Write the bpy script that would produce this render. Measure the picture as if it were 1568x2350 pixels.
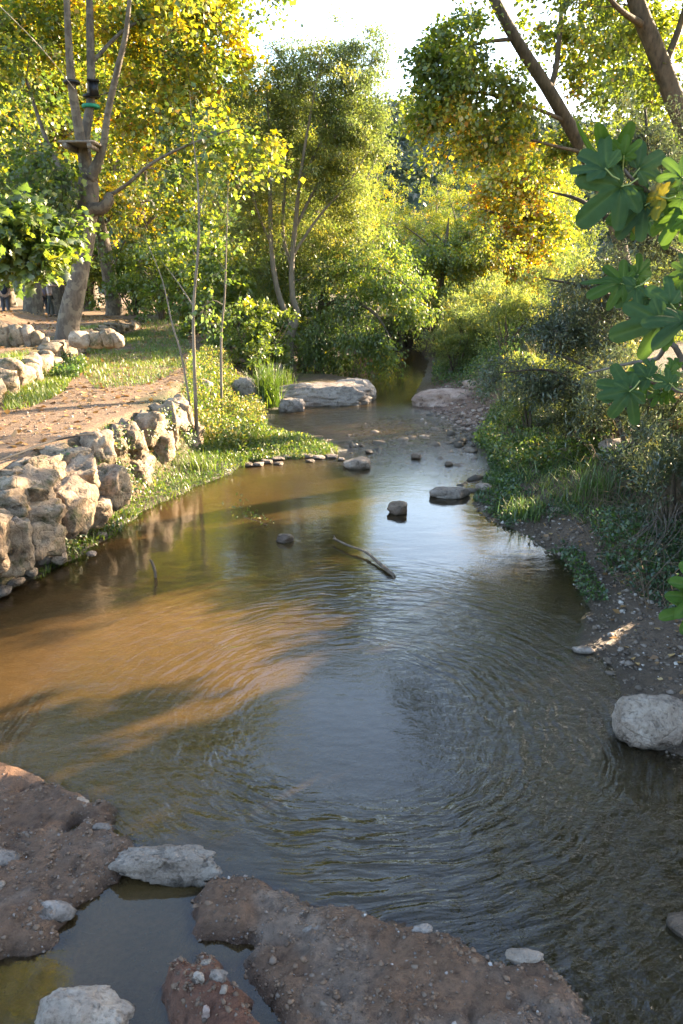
import bpy, bmesh, math, random
import numpy as np
from mathutils import Vector, Matrix

for o in list(bpy.data.objects):
    bpy.data.objects.remove(o, do_unlink=True)
SC = bpy.context.scene
COL = SC.collection
random.seed(7)
RNG = np.random.default_rng(7)

# ------------------------------------------------------------------ camera, sky, sun, exposure
CAM_H = 2.8
PITCH = math.radians(16.4)
cam = bpy.data.cameras.new('camera')
cam.sensor_fit = 'VERTICAL'
cam.sensor_height = 23.5
cam.sensor_width = 15.68
cam.lens = 18.0
cam.clip_start = 0.05
cam.clip_end = 2000
cam.dof.use_dof = True
cam.dof.focus_distance = 5.5
cam.dof.aperture_fstop = 7.1
camo = bpy.data.objects.new('camera', cam)
camo.location = (0, 0, CAM_H)
camo.rotation_euler = (math.pi / 2 - PITCH, 0, 0)
COL.objects.link(camo)
SC.camera = camo

SUN_AZ = math.radians(53)      # to the right of the view direction (+Y)
SUN_EL = math.radians(18.0)
world = bpy.data.worlds.new('World')
SC.world = world
world.use_nodes = True
wn = world.node_tree
bg = wn.nodes['Background']
sky = wn.nodes.new('ShaderNodeTexSky')
sky.sky_type = 'NISHITA'
sky.sun_disc = False
sky.sun_elevation = SUN_EL
sky.sun_rotation = SUN_AZ
sky.air_density = 1.0
sky.dust_density = 1.4
sky.ozone_density = 1.0
wn.links.new(sky.outputs[0], bg.inputs[0])
bg.inputs[1].default_value = 0.112

sun = bpy.data.lights.new('sun', 'SUN')
sun.energy = 5.0
sun.angle = math.radians(0.6)
sun.color = (1.0, 0.77, 0.51)
suno = bpy.data.objects.new('sun', sun)
sd = Vector((math.sin(SUN_AZ) * math.cos(SUN_EL), math.cos(SUN_AZ) * math.cos(SUN_EL), math.sin(SUN_EL)))
suno.rotation_euler = sd.to_track_quat('Z', 'Y').to_euler()
suno.location = (30, 20, 20)
COL.objects.link(suno)

SC.view_settings.view_transform = 'Standard'
SC.view_settings.look = 'None'
SC.view_settings.exposure = 2.95
SC.view_settings.gamma = 1.0
SC.view_settings.use_curve_mapping = False
SC.cycles.max_bounces = 6
SC.cycles.diffuse_bounces = 4
SC.cycles.glossy_bounces = 2
SC.cycles.transmission_bounces = 4
SC.cycles.transparent_max_bounces = 6
SC.cycles.caustics_reflective = False
SC.cycles.caustics_refractive = False
SC.cycles.sample_clamp_indirect = 6.0

# ------------------------------------------------------------------ layout helpers (survey of the place)
CX, CY, FP = 784.0, 1175.0, 1799.0     # survey frame 1568 x 2350
CP, SP = math.cos(PITCH), math.sin(PITCH)

def ray(dx, dy):
    u = (dx - CX) / FP
    v = (CY - dy) / FP
    return np.array([u, CP + v * SP, -SP + v * CP])

def W(dx, dy, z=0.0):
    r = ray(dx, dy)
    t = (z - CAM_H) / r[2]
    return np.array([r[0] * t, r[1] * t, z])

def TP(dx, dy, Y):
    r = ray(dx, dy)
    t = Y / r[1]
    return np.array([r[0] * t, Y, CAM_H + r[2] * t])

def F(fx, fy):          # full size photograph pixel to survey frame
    return fx / 1.2245, fy / 1.2245

# ------------------------------------------------------------------ numeric noise
def _hash(ix, iy, iz, seed):
    h = (ix * 374761393 + iy * 668265263 + iz * 1274126177 + seed * 974711) & 0xffffffff
    h = ((h ^ (h >> 13)) * 1274126177) & 0xffffffff
    h = h ^ (h >> 16)
    return (h & 0xffff) / 32767.5 - 1.0

def vnoise(p, seed=0):
    p = np.asarray(p, float)
    i = np.floor(p).astype(np.int64)
    f = p - i
    f = f * f * f * (f * (f * 6 - 15) + 10)
    x, y, z = i[:, 0], i[:, 1], i[:, 2]
    out = 0
    for a in (0, 1):
        wx = f[:, 0] if a else 1 - f[:, 0]
        for b in (0, 1):
            wy = f[:, 1] if b else 1 - f[:, 1]
            for c in (0, 1):
                wz = f[:, 2] if c else 1 - f[:, 2]
                out = out + wx * wy * wz * _hash(x + a, y + b, z + c, seed)
    return out

def fbm(p, octv=4, seed=0, gain=0.5):
    p = np.asarray(p, float)
    o, a, s = 0, 1.0, 0.0
    for k in range(octv):
        o = o + a * vnoise(p, seed + k * 17)
        s += a
        a *= gain
        p = p * 2.03 + 11.7
    return o / s

def n2(x, y, scale, octv=3, seed=0, sx=1.0, sy=1.0):
    x = np.asarray(x, float)
    y = np.asarray(y, float)
    p = np.stack([x.ravel() * scale * sx, y.ravel() * scale * sy, np.full(x.size, 0.37)], 1)
    return fbm(p, octv, seed).reshape(x.shape)

def sstep(a, b, x):
    t = np.clip((x - a) / (b - a), 0, 1)
    return t * t * (3 - 2 * t)

def sdist(poly, x, y):
    """signed distance to polygon, negative inside"""
    poly = np.asarray(poly)[:, :2]
    best = np.full(x.shape, 1e9)
    inside = np.zeros(x.shape, bool)
    n = len(poly)
    for k in range(n):
        ax, ay = poly[k]
        bx, by = poly[(k + 1) % n]
        ex, ey = bx - ax, by - ay
        L = ex * ex + ey * ey + 1e-12
        t = np.clip(((x - ax) * ex + (y - ay) * ey) / L, 0, 1)
        dd = (x - ax - t * ex) ** 2 + (y - ay - t * ey) ** 2
        best = np.minimum(best, dd)
        c = ((ay > y) != (by > y))
        with np.errstate(divide='ignore', invalid='ignore'):
            xi = (bx - ax) * (y - ay) / (by - ay + 1e-15) + ax
        inside ^= c & (x < xi)
    dist = np.sqrt(best)
    return np.where(inside, -dist, dist)

# ------------------------------------------------------------------ mesh helpers
def tag(o, label=None, cat=None, group=None, kind=None):
    if label: o['label'] = label
    if cat: o['category'] = cat
    if group: o['group'] = group
    if kind: o['kind'] = kind
    return o

def link(name, me, mat=None, parent=None, loc=None):
    o = bpy.data.objects.new(name, me)
    COL.objects.link(o)
    if mat is not None and me is not None:
        for m in (mat if isinstance(mat, (list, tuple)) else [mat]):
            me.materials.append(m)
    if parent is not None:
        o.parent = parent
    if loc is not None:
        o.location = loc
    return o

def empty(name, loc=(0, 0, 0)):
    o = bpy.data.objects.new(name, None)
    o.empty_display_size = 0.2
    COL.objects.link(o)
    o.location = loc
    return o

def np_mesh(name, V, Fa, attrs=None, smooth=False):
    """V (n,3), Fa (m,k) faces all of one size"""
    me = bpy.data.meshes.new(name)
    V = np.ascontiguousarray(V, np.float32)
    Fa = np.ascontiguousarray(Fa, np.int32)
    k = Fa.shape[1]
    me.vertices.add(len(V))
    me.vertices.foreach_set('co', V.ravel())
    me.loops.add(Fa.size)
    me.loops.foreach_set('vertex_index', Fa.ravel())
    me.polygons.add(len(Fa))
    me.polygons.foreach_set('loop_start', np.arange(0, Fa.size, k, dtype=np.int32))
    if attrs:
        for an, (typ, data) in attrs.items():
            a = me.attributes.new(an, typ, 'POINT')
            if typ == 'FLOAT':
                a.data.foreach_set('value', np.ascontiguousarray(data, np.float32))
            else:
                a.data.foreach_set('color', np.ascontiguousarray(data, np.float32).ravel())
    if smooth:
        me.polygons.foreach_set('use_smooth', np.ones(len(Fa), bool))
    me.update(calc_edges=True)
    return me

class MB:
    """collects quads/tris as triangles+quads split to triangles"""
    def __init__(s):
        s.V = []; s.T = []; s.n = 0
    def add(s, V, T):
        V = np.asarray(V, float); T = np.asarray(T, int)
        if T.shape[1] == 4:
            T = np.concatenate([T[:, [0, 1, 2]], T[:, [0, 2, 3]]])
        s.V.append(V); s.T.append(T + s.n); s.n += len(V)
    def tube(s, pts, rad, sides=8, lump=0.0, seed=0):
        pts = np.asarray(pts, float); rad = np.asarray(rad, float)
        n = len(pts)
        tan = np.gradient(pts, axis=0)
        tan /= np.linalg.norm(tan, axis=1)[:, None] + 1e-9
        ref = np.array([0.0, 0.0, 1.0]) if abs(tan[0][2]) < 0.9 else np.array([1.0, 0, 0])
        V = []
        u = np.cross(tan[0], ref); u /= np.linalg.norm(u)
        ang = np.arange(sides) * 2 * np.pi / sides
        for i in range(n):
            u = u - tan[i] * np.dot(u, tan[i]); u /= np.linalg.norm(u) + 1e-9
            w = np.cross(tan[i], u)
            r = rad[i]
            ring = pts[i] + r * (np.cos(ang)[:, None] * u + np.sin(ang)[:, None] * w)
            if lump:
                d = (ring - pts[i]) / max(r, 1e-6)
                nn = fbm(np.stack([d[:, 0] * 1.3 + i * 0.22 + seed, d[:, 1] * 1.3, d[:, 2] * 1.3 + i * 0.12], 1), 3, seed)
                ring = pts[i] + (ring - pts[i]) * (1 + lump * nn)[:, None]
            V.append(ring)
        V = np.concatenate(V)
        T = []
        for i in range(n - 1):
            for j in range(sides):
                a = i * sides + j; b = i * sides + (j + 1) % sides
                T.append((a, b, b + sides, a + sides))
        s.add(V, T)
        c = len(V)
        s.add(np.concatenate([V[-sides:], [pts[-1] + tan[-1] * rad[-1] * 0.5]]), [(j, (j + 1) % sides, sides) for j in range(sides)])
    def box(s, c, d, rz=0.0, tilt=None):
        c = np.asarray(c, float)
        p = np.array([[x, y, z] for x in (-1, 1) for y in (-1, 1) for z in (-1, 1)], float) * np.asarray(d) / 2
        M = Matrix.Rotation(rz, 3, 'Z')
        if tilt is not None:
            M = M @ Matrix.Rotation(tilt, 3, 'X')
        p = p @ np.array(M).T + c
        s.add(p, [(0, 1, 3, 2), (4, 6, 7, 5), (0, 4, 5, 1), (2, 3, 7, 6), (0, 2, 6, 4), (1, 5, 7, 3)])
    def build(s, name, mat, parent=None, loc=None, smooth=False, attrs=None, off=(0, 0, 0)):
        V = np.concatenate(s.V) - np.asarray(off, float)
        me = np_mesh(name, V, np.concatenate(s.T), attrs, smooth)
        return link(name, me, mat, parent, loc)

def spline(pts, n):
    """Catmull-Rom through control rows (any width)"""
    P = np.asarray(pts, float)
    if len(P) == 2:
        t = np.linspace(0, 1, n)[:, None]
        return P[0] * (1 - t) + P[1] * t
    P = np.concatenate([[2 * P[0] - P[1]], P, [2 * P[-1] - P[-2]]])
    m = len(P) - 3
    out = []
    for t in np.linspace(0, m - 1e-6, n):
        i = int(t); f = t - i
        a, b, c, d = P[i:i + 4]
        out.append(0.5 * ((2 * b) + (c - a) * f + (2 * a - 5 * b + 4 * c - d) * f * f + (3 * b - a - 3 * c + d) * f ** 3))
    return np.array(out)

# ------------------------------------------------------------------ material helpers
def new_mat(name):
    m = bpy.data.materials.new(name)
    m.use_nodes = True
    nt = m.node_tree
    nt.nodes.clear()
    out = nt.nodes.new('ShaderNodeOutputMaterial')
    return m, nt, out

def nd(nt, typ, ins=None, **props):
    n = nt.nodes.new('ShaderNode' + typ)
    for k, v in props.items():
        setattr(n, k, v)
    for k, v in (ins or {}).items():
        s = n.inputs[k]
        if isinstance(v, bpy.types.NodeSocket):
            nt.links.new(v, s)
        else:
            s.default_value = v
    return n

def ramp(nt, fac, stops, interp='LINEAR'):
    n = nt.nodes.new('ShaderNodeValToRGB')
    n.color_ramp.interpolation = interp
    el = n.color_ramp.elements
    while len(el) < len(stops):
        el.new(0.5)
    for e, (p, c) in zip(el, stops):
        e.position = p
        e.color = (*c, 1) if len(c) == 3 else c
    nt.links.new(fac, n.inputs[0])
    return n.outputs[0]

def mixc(nt, fac, a, b, blend='MIX'):
    n = nt.nodes.new('ShaderNodeMix')
    n.data_type = 'RGBA'
    n.blend_type = blend
    for i, v in ((0, fac), (6, a), (7, b)):
        if isinstance(v, bpy.types.NodeSocket):
            nt.links.new(v, n.inputs[i])
        else:
            n.inputs[i].default_value = v if i == 0 else (*v, 1) if len(v) == 3 else v
    return n.outputs[2]

def coords(nt, kind='Object', rnd=0.0):
    tc = nt.nodes.new('ShaderNodeTexCoord')
    v = tc.outputs[kind]
    if rnd:
        oi = nt.nodes.new('ShaderNodeObjectInfo')
        mu = nd(nt, 'Math', {0: oi.outputs['Random'], 1: rnd}, operation='MULTIPLY')
        v = nd(nt, 'VectorMath', {0: v, 1: mu.outputs[0]}, operation='ADD').outputs[0]
    return v

def leaf_mat(name, stops, trans=0.5, gloss=0.06, rough=0.45):
    m, nt, out = new_mat(name)
    at = nd(nt, 'Attribute', attribute_name='tint')
    c = ramp(nt, at.outputs['Fac'], stops)
    di = nd(nt, 'BsdfDiffuse', {'Color': c})
    hs = nd(nt, 'HueSaturation', {'Color': c, 'Saturation': 1.08, 'Value': 1.7})
    tr = nd(nt, 'BsdfTranslucent', {'Color': hs.outputs[0]})
    mx = nd(nt, 'MixShader', {0: trans, 1: di.outputs[0], 2: tr.outputs[0]})
    gl = nd(nt, 'BsdfGlossy', {'Color': (1, 1, 1, 1), 'Roughness': rough})
    m2 = nd(nt, 'MixShader', {0: gloss, 1: mx.outputs[0], 2: gl.outputs[0]})
    nt.links.new(m2.outputs[0], out.inputs[0])
    return m

def bark_mat(name, a, b, scale=6.0, stretch=0.25, c=None):
    m, nt, out = new_mat(name)
    v = coords(nt, 'Object', 7.0)
    mp = nd(nt, 'Mapping', {'Vector': v, 'Scale': (1, 1, stretch)})
    no = nd(nt, 'TexNoise', {'Vector': mp.outputs[0], 'Scale': scale, 'Detail': 6, 'Roughness': 0.65})
    col = ramp(nt, no.outputs[0], [(0.3, a), (0.7, b)])
    if c:
        n2_ = nd(nt, 'TexNoise', {'Vector': v, 'Scale': scale * 0.5, 'Detail': 3})
        f = ramp(nt, n2_.outputs[0], [(0.52, (0, 0, 0)), (0.58, (1, 1, 1))])
        col = mixc(nt, f, col, c)
    bp = nd(nt, 'Bump', {'Height': no.outputs[0], 'Strength': 0.6, 'Distance': 0.03})
    p = nd(nt, 'BsdfPrincipled', {'Base Color': col, 'Roughness': 0.85, 'Normal': bp.outputs[0]})
    nt.links.new(p.outputs[0], out.inputs[0])
    return m

def rock_mat(name, dark, mid, pale, scale=3.0, moss=None, moss_amt=0.5, rough=0.8, wet=None):
    m, nt, out = new_mat(name)
    v = coords(nt, 'Object', 13.0)
    n1 = nd(nt, 'TexNoise', {'Vector': v, 'Scale': scale, 'Detail': 8, 'Roughness': 0.68})
    col = ramp(nt, n1.outputs[0], [(0.28, dark), (0.5, mid), (0.72, pale)])
    n3 = nd(nt, 'TexNoise', {'Vector': v, 'Scale': scale * 9, 'Detail': 5, 'Roughness': 0.7})
    sp = ramp(nt, n3.outputs[0], [(0.34, (0.42, 0.40, 0.38)), (0.5, (1, 1, 1))])
    col = mixc(nt, 0.75, col, sp, 'MULTIPLY')
    oi = nt.nodes.new('ShaderNodeObjectInfo')
    hv = nd(nt, 'MapRange', {'Value': oi.outputs['Random'], 'To Min': 0.75, 'To Max': 1.18})
    hs = nd(nt, 'HueSaturation', {'Color': col, 'Value': hv.outputs[0]})
    col = hs.outputs[0]
    if moss:
        n4 = nd(nt, 'TexNoise', {'Vector': v, 'Scale': scale * 1.4, 'Detail': 6, 'Roughness': 0.7})
        f = ramp(nt, n4.outputs[0], [(1 - moss_amt - 0.05, (0, 0, 0)), (1 - moss_amt + 0.1, (1, 1, 1))])
        col = mixc(nt, f, col, moss)
    if wet is not None:     # dark damp foot: the stain a stream leaves on stone up to its flood line
        ge = nd(nt, 'NewGeometry')
        sx = nd(nt, 'SeparateXYZ', {0: ge.outputs['Position']})
        jt = nd(nt, 'Math', {0: n1.outputs[0], 1: 0.10, 2: sx.outputs[2]}, operation='MULTIPLY_ADD')
        f = nd(nt, 'MapRange', {'Value': jt.outputs[0], 'From Min': wet + 0.05, 'From Max': wet + 0.09, 'To Min': 0.75, 'To Max': 0.0})
        col = mixc(nt, f.outputs[0], col, (0.045, 0.034, 0.02))
    n5 = nd(nt, 'TexNoise', {'Vector': v, 'Scale': scale * 2.6, 'Detail': 4, 'Roughness': 0.6, 'Distortion': 0.6})
    pit = ramp(nt, n5.outputs[0], [(0.30, (0.30, 0.27, 0.24)), (0.42, (1, 1, 1))])
    col = mixc(nt, 0.85, col, pit, 'MULTIPLY')
    mixh = nd(nt, 'Math', {0: n3.outputs[0], 1: 0.45, 2: n1.outputs[0]}, operation='MULTIPLY_ADD')
    vo = nd(nt, 'TexVoronoi', {'Vector': v, 'Scale': scale * 1.6, 'Randomness': 1.0}, feature='DISTANCE_TO_EDGE')
    cr = nd(nt, 'MapRange', {'Value': vo.outputs['Distance'], 'From Max': 0.06, 'To Max': 0.12})
    h2 = nd(nt, 'Math', {0: pit, 1: 0.5, 2: mixh.outputs[0]}, operation='MULTIPLY_ADD')
    hh = nd(nt, 'Math', {0: h2.outputs[0], 1: cr.outputs[0]}, operation='ADD')
    bp = nd(nt, 'Bump', {'Height': hh.outputs[0], 'Strength': 0.9, 'Distance': 0.05})
    p = nd(nt, 'BsdfPrincipled', {'Base Color': col, 'Roughness': rough, 'Normal': bp.outputs[0]})
    nt.links.new(p.outputs[0], out.inputs[0])
    return m

def plain_mat(name, col, rough=0.7, noise=0.25, scale=20, metallic=0.0):
    m, nt, out = new_mat(name)
    v = coords(nt, 'Object', 3.0)
    no = nd(nt, 'TexNoise', {'Vector': v, 'Scale': scale, 'Detail': 4})
    lo = tuple(c * (1 - noise) for c in col); hi = tuple(min(1, c * (1 + noise)) for c in col)
    c = ramp(nt, no.outputs[0], [(0.3, lo), (0.7, hi)])
    bp = nd(nt, 'Bump', {'Height': no.outputs[0], 'Strength': 0.2, 'Distance': 0.01})
    p = nd(nt, 'BsdfPrincipled', {'Base Color': c, 'Roughness': rough, 'Metallic': metallic, 'Normal': bp.outputs[0]})
    nt.links.new(p.outputs[0], out.inputs[0])
    return m

# ------------------------------------------------------------------ ground plan
STREAM = [W(*p) for p in [
    (-420, 1560), (-200, 1440), (0, 1372), (90, 1320), (165, 1288), (250, 1232), (330, 1172), (420, 1130), (520, 1088), (570, 1056), (640, 1052), (720, 1046), (790, 1034),
    (740, 1012), (660, 998), (612, 968), (640, 945), (700, 930), (780, 928), (852, 905), (852, 880), (800, 866), (700, 862), (660, 852),
    (690, 832), (760, 818), (830, 806), (880, 796), (930, 792), (972, 800), (985, 830), (975, 862), (955, 900), (960, 935), (1040, 962), (1085, 1000), (1112, 1040), (1120, 1085),
    (1090, 1120), (1085, 1160), (1130, 1195), (1210, 1230), (1290, 1285), (1335, 1350), (1352, 1400), (1325, 1475), (1400, 1530), (1425, 1600), (1440, 1680), (1560, 1735)]]
STREAM += [np.array([2.35, 4.0, 0]), np.array([2.5, 2.8, 0]), np.array([2.4, 0.9, 0]), np.array([-3.0, 0.9, 0]), np.array([-4.6, 3.0, 0])]
STREAM = np.array(STREAM)
Z1 = 0.05
MUD = [
    [W(*p, Z1) for p in [(-260, 1740), (0, 1752), (90, 1768), (170, 1798), (250, 1842), (268, 1895), (322, 1938), (280, 2000), (212, 2052), (185, 2122), (100, 2172), (0, 2232), (-250, 2300)]],
    [W(*p, Z1) for p in [(436, 2050), (480, 2012), (570, 2006), (655, 2046), (700, 2066), (830, 2070), (905, 2102), (1010, 2132), (1080, 2172), (1130, 2202), (1235, 2182), (1300, 2225), (1345, 2290), (1365, 2380), (1300, 2560), (700, 2600), (620, 2420), (645, 2350), (592, 2272), (548, 2192), (566, 2152), (452, 2142)]],
    [W(*p, 0.08) for p in [(455, 2156), (488, 2178), (500, 2232), (562, 2272), (584, 2360), (560, 2450), (455, 2430), (470, 2350), (405, 2292), (386, 2240), (425, 2205)]],
]
MUDZ = [0.055, 0.065, 0.12]
L1Y = np.array([-5, 3, 7.0, 10, 12.4, 14.5, 17.5, 20, 23, 27, 31, 40])
L1X = np.array([-4.6, -4.1, -3.45, -3.0, -2.62, -2.55, -2.45, -2.2, -2.4, -3.2, -3.6, -4])
L2Y = np.array([-5, 5, 11, 14.5, 19.5, 25, 31, 45])
L2X = np.array([-5.5, -5.4, -5.3, -5.72, -6.62, -7.5, -7.9, -8.7])
L3Y = np.array([-5, 15, 25, 30, 34, 45])
L3X = np.array([-12.5, -12, -11.4, -11.2, -9.9, -9.0])

def interp(y, ys, xs):
    return np.interp(y, ys, xs)

def ground_parts(x, y):
    x = np.asarray(x, float); y = np.asarray(y, float)
    d = sdist(STREAM, x, y)
    cen = np.interp(y, [0, 6, 10, 14, 18, 22, 31], [0, 0, 0, 0.4, 0.6, 0.6, 1.2])
    left = x < cen
    s1 = interp(y, L1Y, L1X) - x
    s2 = interp(y, L2Y, L2X) - x
    s3 = interp(y, L3Y, L3X) - x
    md = [sdist(m, x, y) for m in MUD]
    return d, left, s1, s2, s3, md

def ground_h(x, y, parts=None, detail=True):
    x = np.asarray(x, float); y = np.asarray(y, float)
    d, left, s1, s2, s3, md = parts or ground_parts(x, y)
    nA = n2(x, y, 0.55, 3, 3)
    nB = n2(x, y, 2.6, 4, 5)
    dep = 0.42 * sstep(0, 1.5, -d) + 0.03
    # the shallow ford: riffle of gravel, and the pool behind the near mud bar
    rif = np.exp(-((y - 14.4) / 2.4) ** 2)
    dep = dep * (1 - 0.86 * rif)
    near = sstep(3.9, 2.9, y)
    dep = dep * (1 - 0.55 * near) * (1 - .6 * sstep(3.4, 3.0, y) * sstep(.1, -.3, x))
    bed = -dep + 0.03 * nB
    wl = np.interp(y, [12, 14, 20], [0.22, 0.5, 1.2])
    zl = 0.015 + 0.16 * sstep(0, 1.0, d) + 0.05 * nA * sstep(0, .5, d)
    t1 = np.clip((s1 + 0.34) / (wl + 0.34), 0, 1); t1 = t1 * t1 * (3 - 2 * t1)
    zl = zl + (1.0 + 0.03 * nA - zl) * t1
    t2 = sstep(-0.12, 0.3, s2)
    zl = zl + (1.40 + 0.04 * nA - zl) * t2
    t3 = sstep(-0.1, 0.5, s3)
    zl = zl + (1.72 + 0.04 * nA - zl) * t3
    zr = 0.012 + 0.13 * sstep(0, 1.1, d) + 0.9 * sstep(0.9, 2.9, d + 0.35 * nA) + 0.25 * sstep(3, 8, d) + 0.07 * nA * sstep(0.1, 1, d)
    zr = zr + 0.35 * np.exp(-((y - 22) / 5) ** 2) * sstep(0.2, 2, d)
    far = sstep(29.5, 33, y)
    zl = zl * (1 - far) + far * (1.3 + 0.1 * nA)
    zr = zr * (1 - far) + far * (1.3 + 0.1 * nA)
    side = np.where(left, zl, zr)
    z = np.where(d < 0, bed, side)
    k = sstep(-0.12, 0.06, d + 0.05 * nB)
    z = bed * (1 - k) + np.maximum(side, bed) * k
    nC = n2(x, y, 7.0, 4, 9)
    nD = n2(x, y, 18.0, 3, 21)
    nE = np.clip(n2(x, y, 48.0, 2, 23), 0, 1) * 2
    for m, mz, ew in zip(md, MUDZ, (.12, .12, .08)):
        mm = m + 0.075 * nC + 0.04 * nD
        top = mz + 0.035 * nB + 0.045 * np.abs(nC) + 0.03 * nD + 0.014 * nE - 0.12 * sstep(.22, .5, -n2(x, y, 3.4, 2, 27))
        e = sstep(0.085, .045 - ew, mm)
        z = np.maximum(z, -0.10 + (top + 0.10) * e)
    # behind and below the viewer the ford climbs to the track
    z = np.where(y < 1.6, np.maximum(z, -0.1 + 0.5 * sstep(1.6, -1.5, y)), z)
    # gravel bar under the riffle rocks
    if detail:
        z = z + 0.006 * n2(x, y, 35, 2, 31) * sstep(12, 6, y)
        z = z + 0.012 * nC * sstep(0.3, 0, s1 * 0 - d)
    return z

def gz(x, y):
    return float(ground_h(np.array([x]), np.array([y]))[0])

def seq(parts):
    out = []
    for a, b, s in parts:
        out += list(np.arange(a, b, s))
    return np.array(out)

def grow(a, b, s, g):
    out = []; p = a
    while p < b:
        out.append(p); p += s; s *= g
    out.append(b)
    return np.array(out)

# ground material
def ground_material():
    m, nt, out = new_mat('ground_soil')
    v = coords(nt, 'Object')
    at = nd(nt, 'Attribute', attribute_name='gcol')
    wt = nd(nt, 'Attribute', attribute_name='wet')
    na = nd(nt, 'TexNoise', {'Vector': v, 'Scale': 2.2, 'Detail': 6, 'Roughness': 0.65})
    nb = nd(nt, 'TexNoise', {'Vector': v, 'Scale': 26, 'Detail': 6, 'Roughness': 0.75})
    va = ramp(nt, na.outputs[0], [(0.25, (0.62, 0.60, 0.58)), (0.75, (1.3, 1.25, 1.2))])
    vb = ramp(nt, nb.outputs[0], [(0.3, (0.45, 0.43, 0.42)), (0.5, (1, 1, 1)), (0.72, (1.5, 1.45, 1.4))])
    c = mixc(nt, 1.0, at.outputs['Color'], va, 'MULTIPLY')
    c = mixc(nt, 0.9, c, vb, 'MULTIPLY')
    vo = nd(nt, 'TexVoronoi', {'Vector': v, 'Scale': 38, 'Randomness': 1.0})
    sp = nd(nt, 'MapRange', {'Value': vo.outputs['Distance'], 'From Min': 0.12, 'From Max': 0.3, 'To Min': 1.0, 'To Max': 0.0})
    pick = ramp(nt, vo.outputs['Color'], [(0.70, (0, 0, 0)), (0.78, (1, 1, 1))])
    fa = nd(nt, 'Math', {0: sp.outputs[0], 1: pick}, operation='MULTIPLY')
    fb = nd(nt, 'Math', {0: fa.outputs[0], 1: 0.75}, operation='MULTIPLY')
    c = mixc(nt, fb.outputs[0], c, (0.36, 0.32, 0.29))
    hA = nd(nt, 'Math', {0: nb.outputs[0], 1: 0.6, 2: na.outputs[0]}, operation='MULTIPLY_ADD')
    hB = nd(nt, 'Math', {0: fa.outputs[0], 1: 0.35, 2: hA.outputs[0]}, operation='MULTIPLY_ADD')
    bp = nd(nt, 'Bump', {'Height': hB.outputs[0], 'Strength': 1.0, 'Distance': 0.06})
    ro = nd(nt, 'MapRange', {'Value': wt.outputs['Fac'], 'To Min': 0.9, 'To Max': 0.35})
    p = nd(nt, 'BsdfPrincipled', {'Base Color': c, 'Roughness': ro.outputs[0], 'Normal': bp.outputs[0]})
    nt.links.new(p.outputs[0], out.inputs[0])
    return m

xs = np.concatenate([-grow(4.6, 90, 0.06, 1.13)[::-1], np.arange(-4.57, 3.6, 0.03), grow(3.6, 90, 0.06, 1.13)])
ys = np.concatenate([np.arange(-6, 1.8, 0.3), np.arange(1.8, 6, 0.028), np.arange(6, 14, 0.06), np.arange(14, 35, 0.16), grow(35, 320, 0.3, 1.12)])
GX, GY = np.meshgrid(xs, ys)
PARTS = ground_parts(GX, GY)
GZ = ground_h(GX, GY, PARTS)
def grid_faces(nx, ny):
    i = np.arange(nx - 1)[None, :] + np.arange(ny - 1)[:, None] * nx
    return np.stack([i, i + 1, i + 1 + nx, i + nx], -1).reshape(-1, 4)
d, left, s1, s2, s3, md = PARTS
def lerpc(c, col, f):
    return c * (1 - f[..., None]) + np.array(col) * f[..., None]
gc = np.zeros(GX.shape + (3,)) + np.array([0.13, 0.095, 0.06])
nG = n2(GX, GY, 0.9, 4, 41); nH = n2(GX, GY, 3.5, 3, 44)
gc = lerpc(gc, (0.075, 0.075, 0.028), sstep(-0.2, 0.3, nG))                                 # thin turf
onpath = ((s1 > 0.15) & (s2 < 0.1) & (GY < 34)).astype(float)
pathc = 0.5 * (interp(GY, L1Y, L1X) + interp(GY, L2Y, L2X))
gc = lerpc(gc, (0.185, 0.122, 0.076), onpath * sstep(0.95, 0.6, np.abs(GX - pathc) / np.maximum(0.5 * (s1 - s2), 0.4) + 0.5 * nG))
gc = lerpc(gc, (0.19, 0.127, 0.080), onpath * sstep(13.5, 10.5, GY + nG * 1.5))
gc = lerpc(gc, (0.20, 0.125, 0.078), ((s2 > 0.8) & (s3 < 0) & left).astype(float) * sstep(-0.25, 0.1, nG + 0.2))
gc = lerpc(gc, (0.25, 0.16, 0.09), (s3 > 0).astype(float) * 0.7)
rb = ((d > 0) & ~left & (GY < 30)).astype(float)
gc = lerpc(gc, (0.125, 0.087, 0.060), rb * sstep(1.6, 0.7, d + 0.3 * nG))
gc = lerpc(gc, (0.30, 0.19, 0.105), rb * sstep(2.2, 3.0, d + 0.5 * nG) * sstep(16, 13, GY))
gc = lerpc(gc, (0.25, 0.15, 0.12), rb * np.exp(-((GY - 19.0) / 2.2) ** 2) * sstep(2.2, 1.0, d))
bedc = sstep(0.02, -0.12, d)
gc = lerpc(gc, (0.085, 0.052, 0.028), bedc)
gc = lerpc(gc, (0.27, 0.135, 0.085), bedc * sstep(3.4, 3.0, GY) * sstep(.1, -.3, GX))
wet = np.clip(sstep(0.09, 0.0, GZ) + 0.8 * sstep(0.15, 0.4, n2(GX, GY, 3.0, 3, 47)) * (np.minimum(np.minimum(md[0], md[1]), md[2]) < 0), 0, 1)
for k, m in enumerate(md):
    f = sstep(0.05, -0.05, m)
    gc = lerpc(gc, (0.175, 0.100, 0.060) if k < 2 else (0.18, 0.078, 0.046), f)
    gc = lerpc(gc, (0.21, 0.155, 0.12), f * sstep(0.05, 0.35, nH) * 0.8)
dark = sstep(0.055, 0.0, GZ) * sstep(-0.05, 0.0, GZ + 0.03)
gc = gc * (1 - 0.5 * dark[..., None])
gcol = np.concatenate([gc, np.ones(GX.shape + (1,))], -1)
GROUND_M = ground_material()
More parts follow.
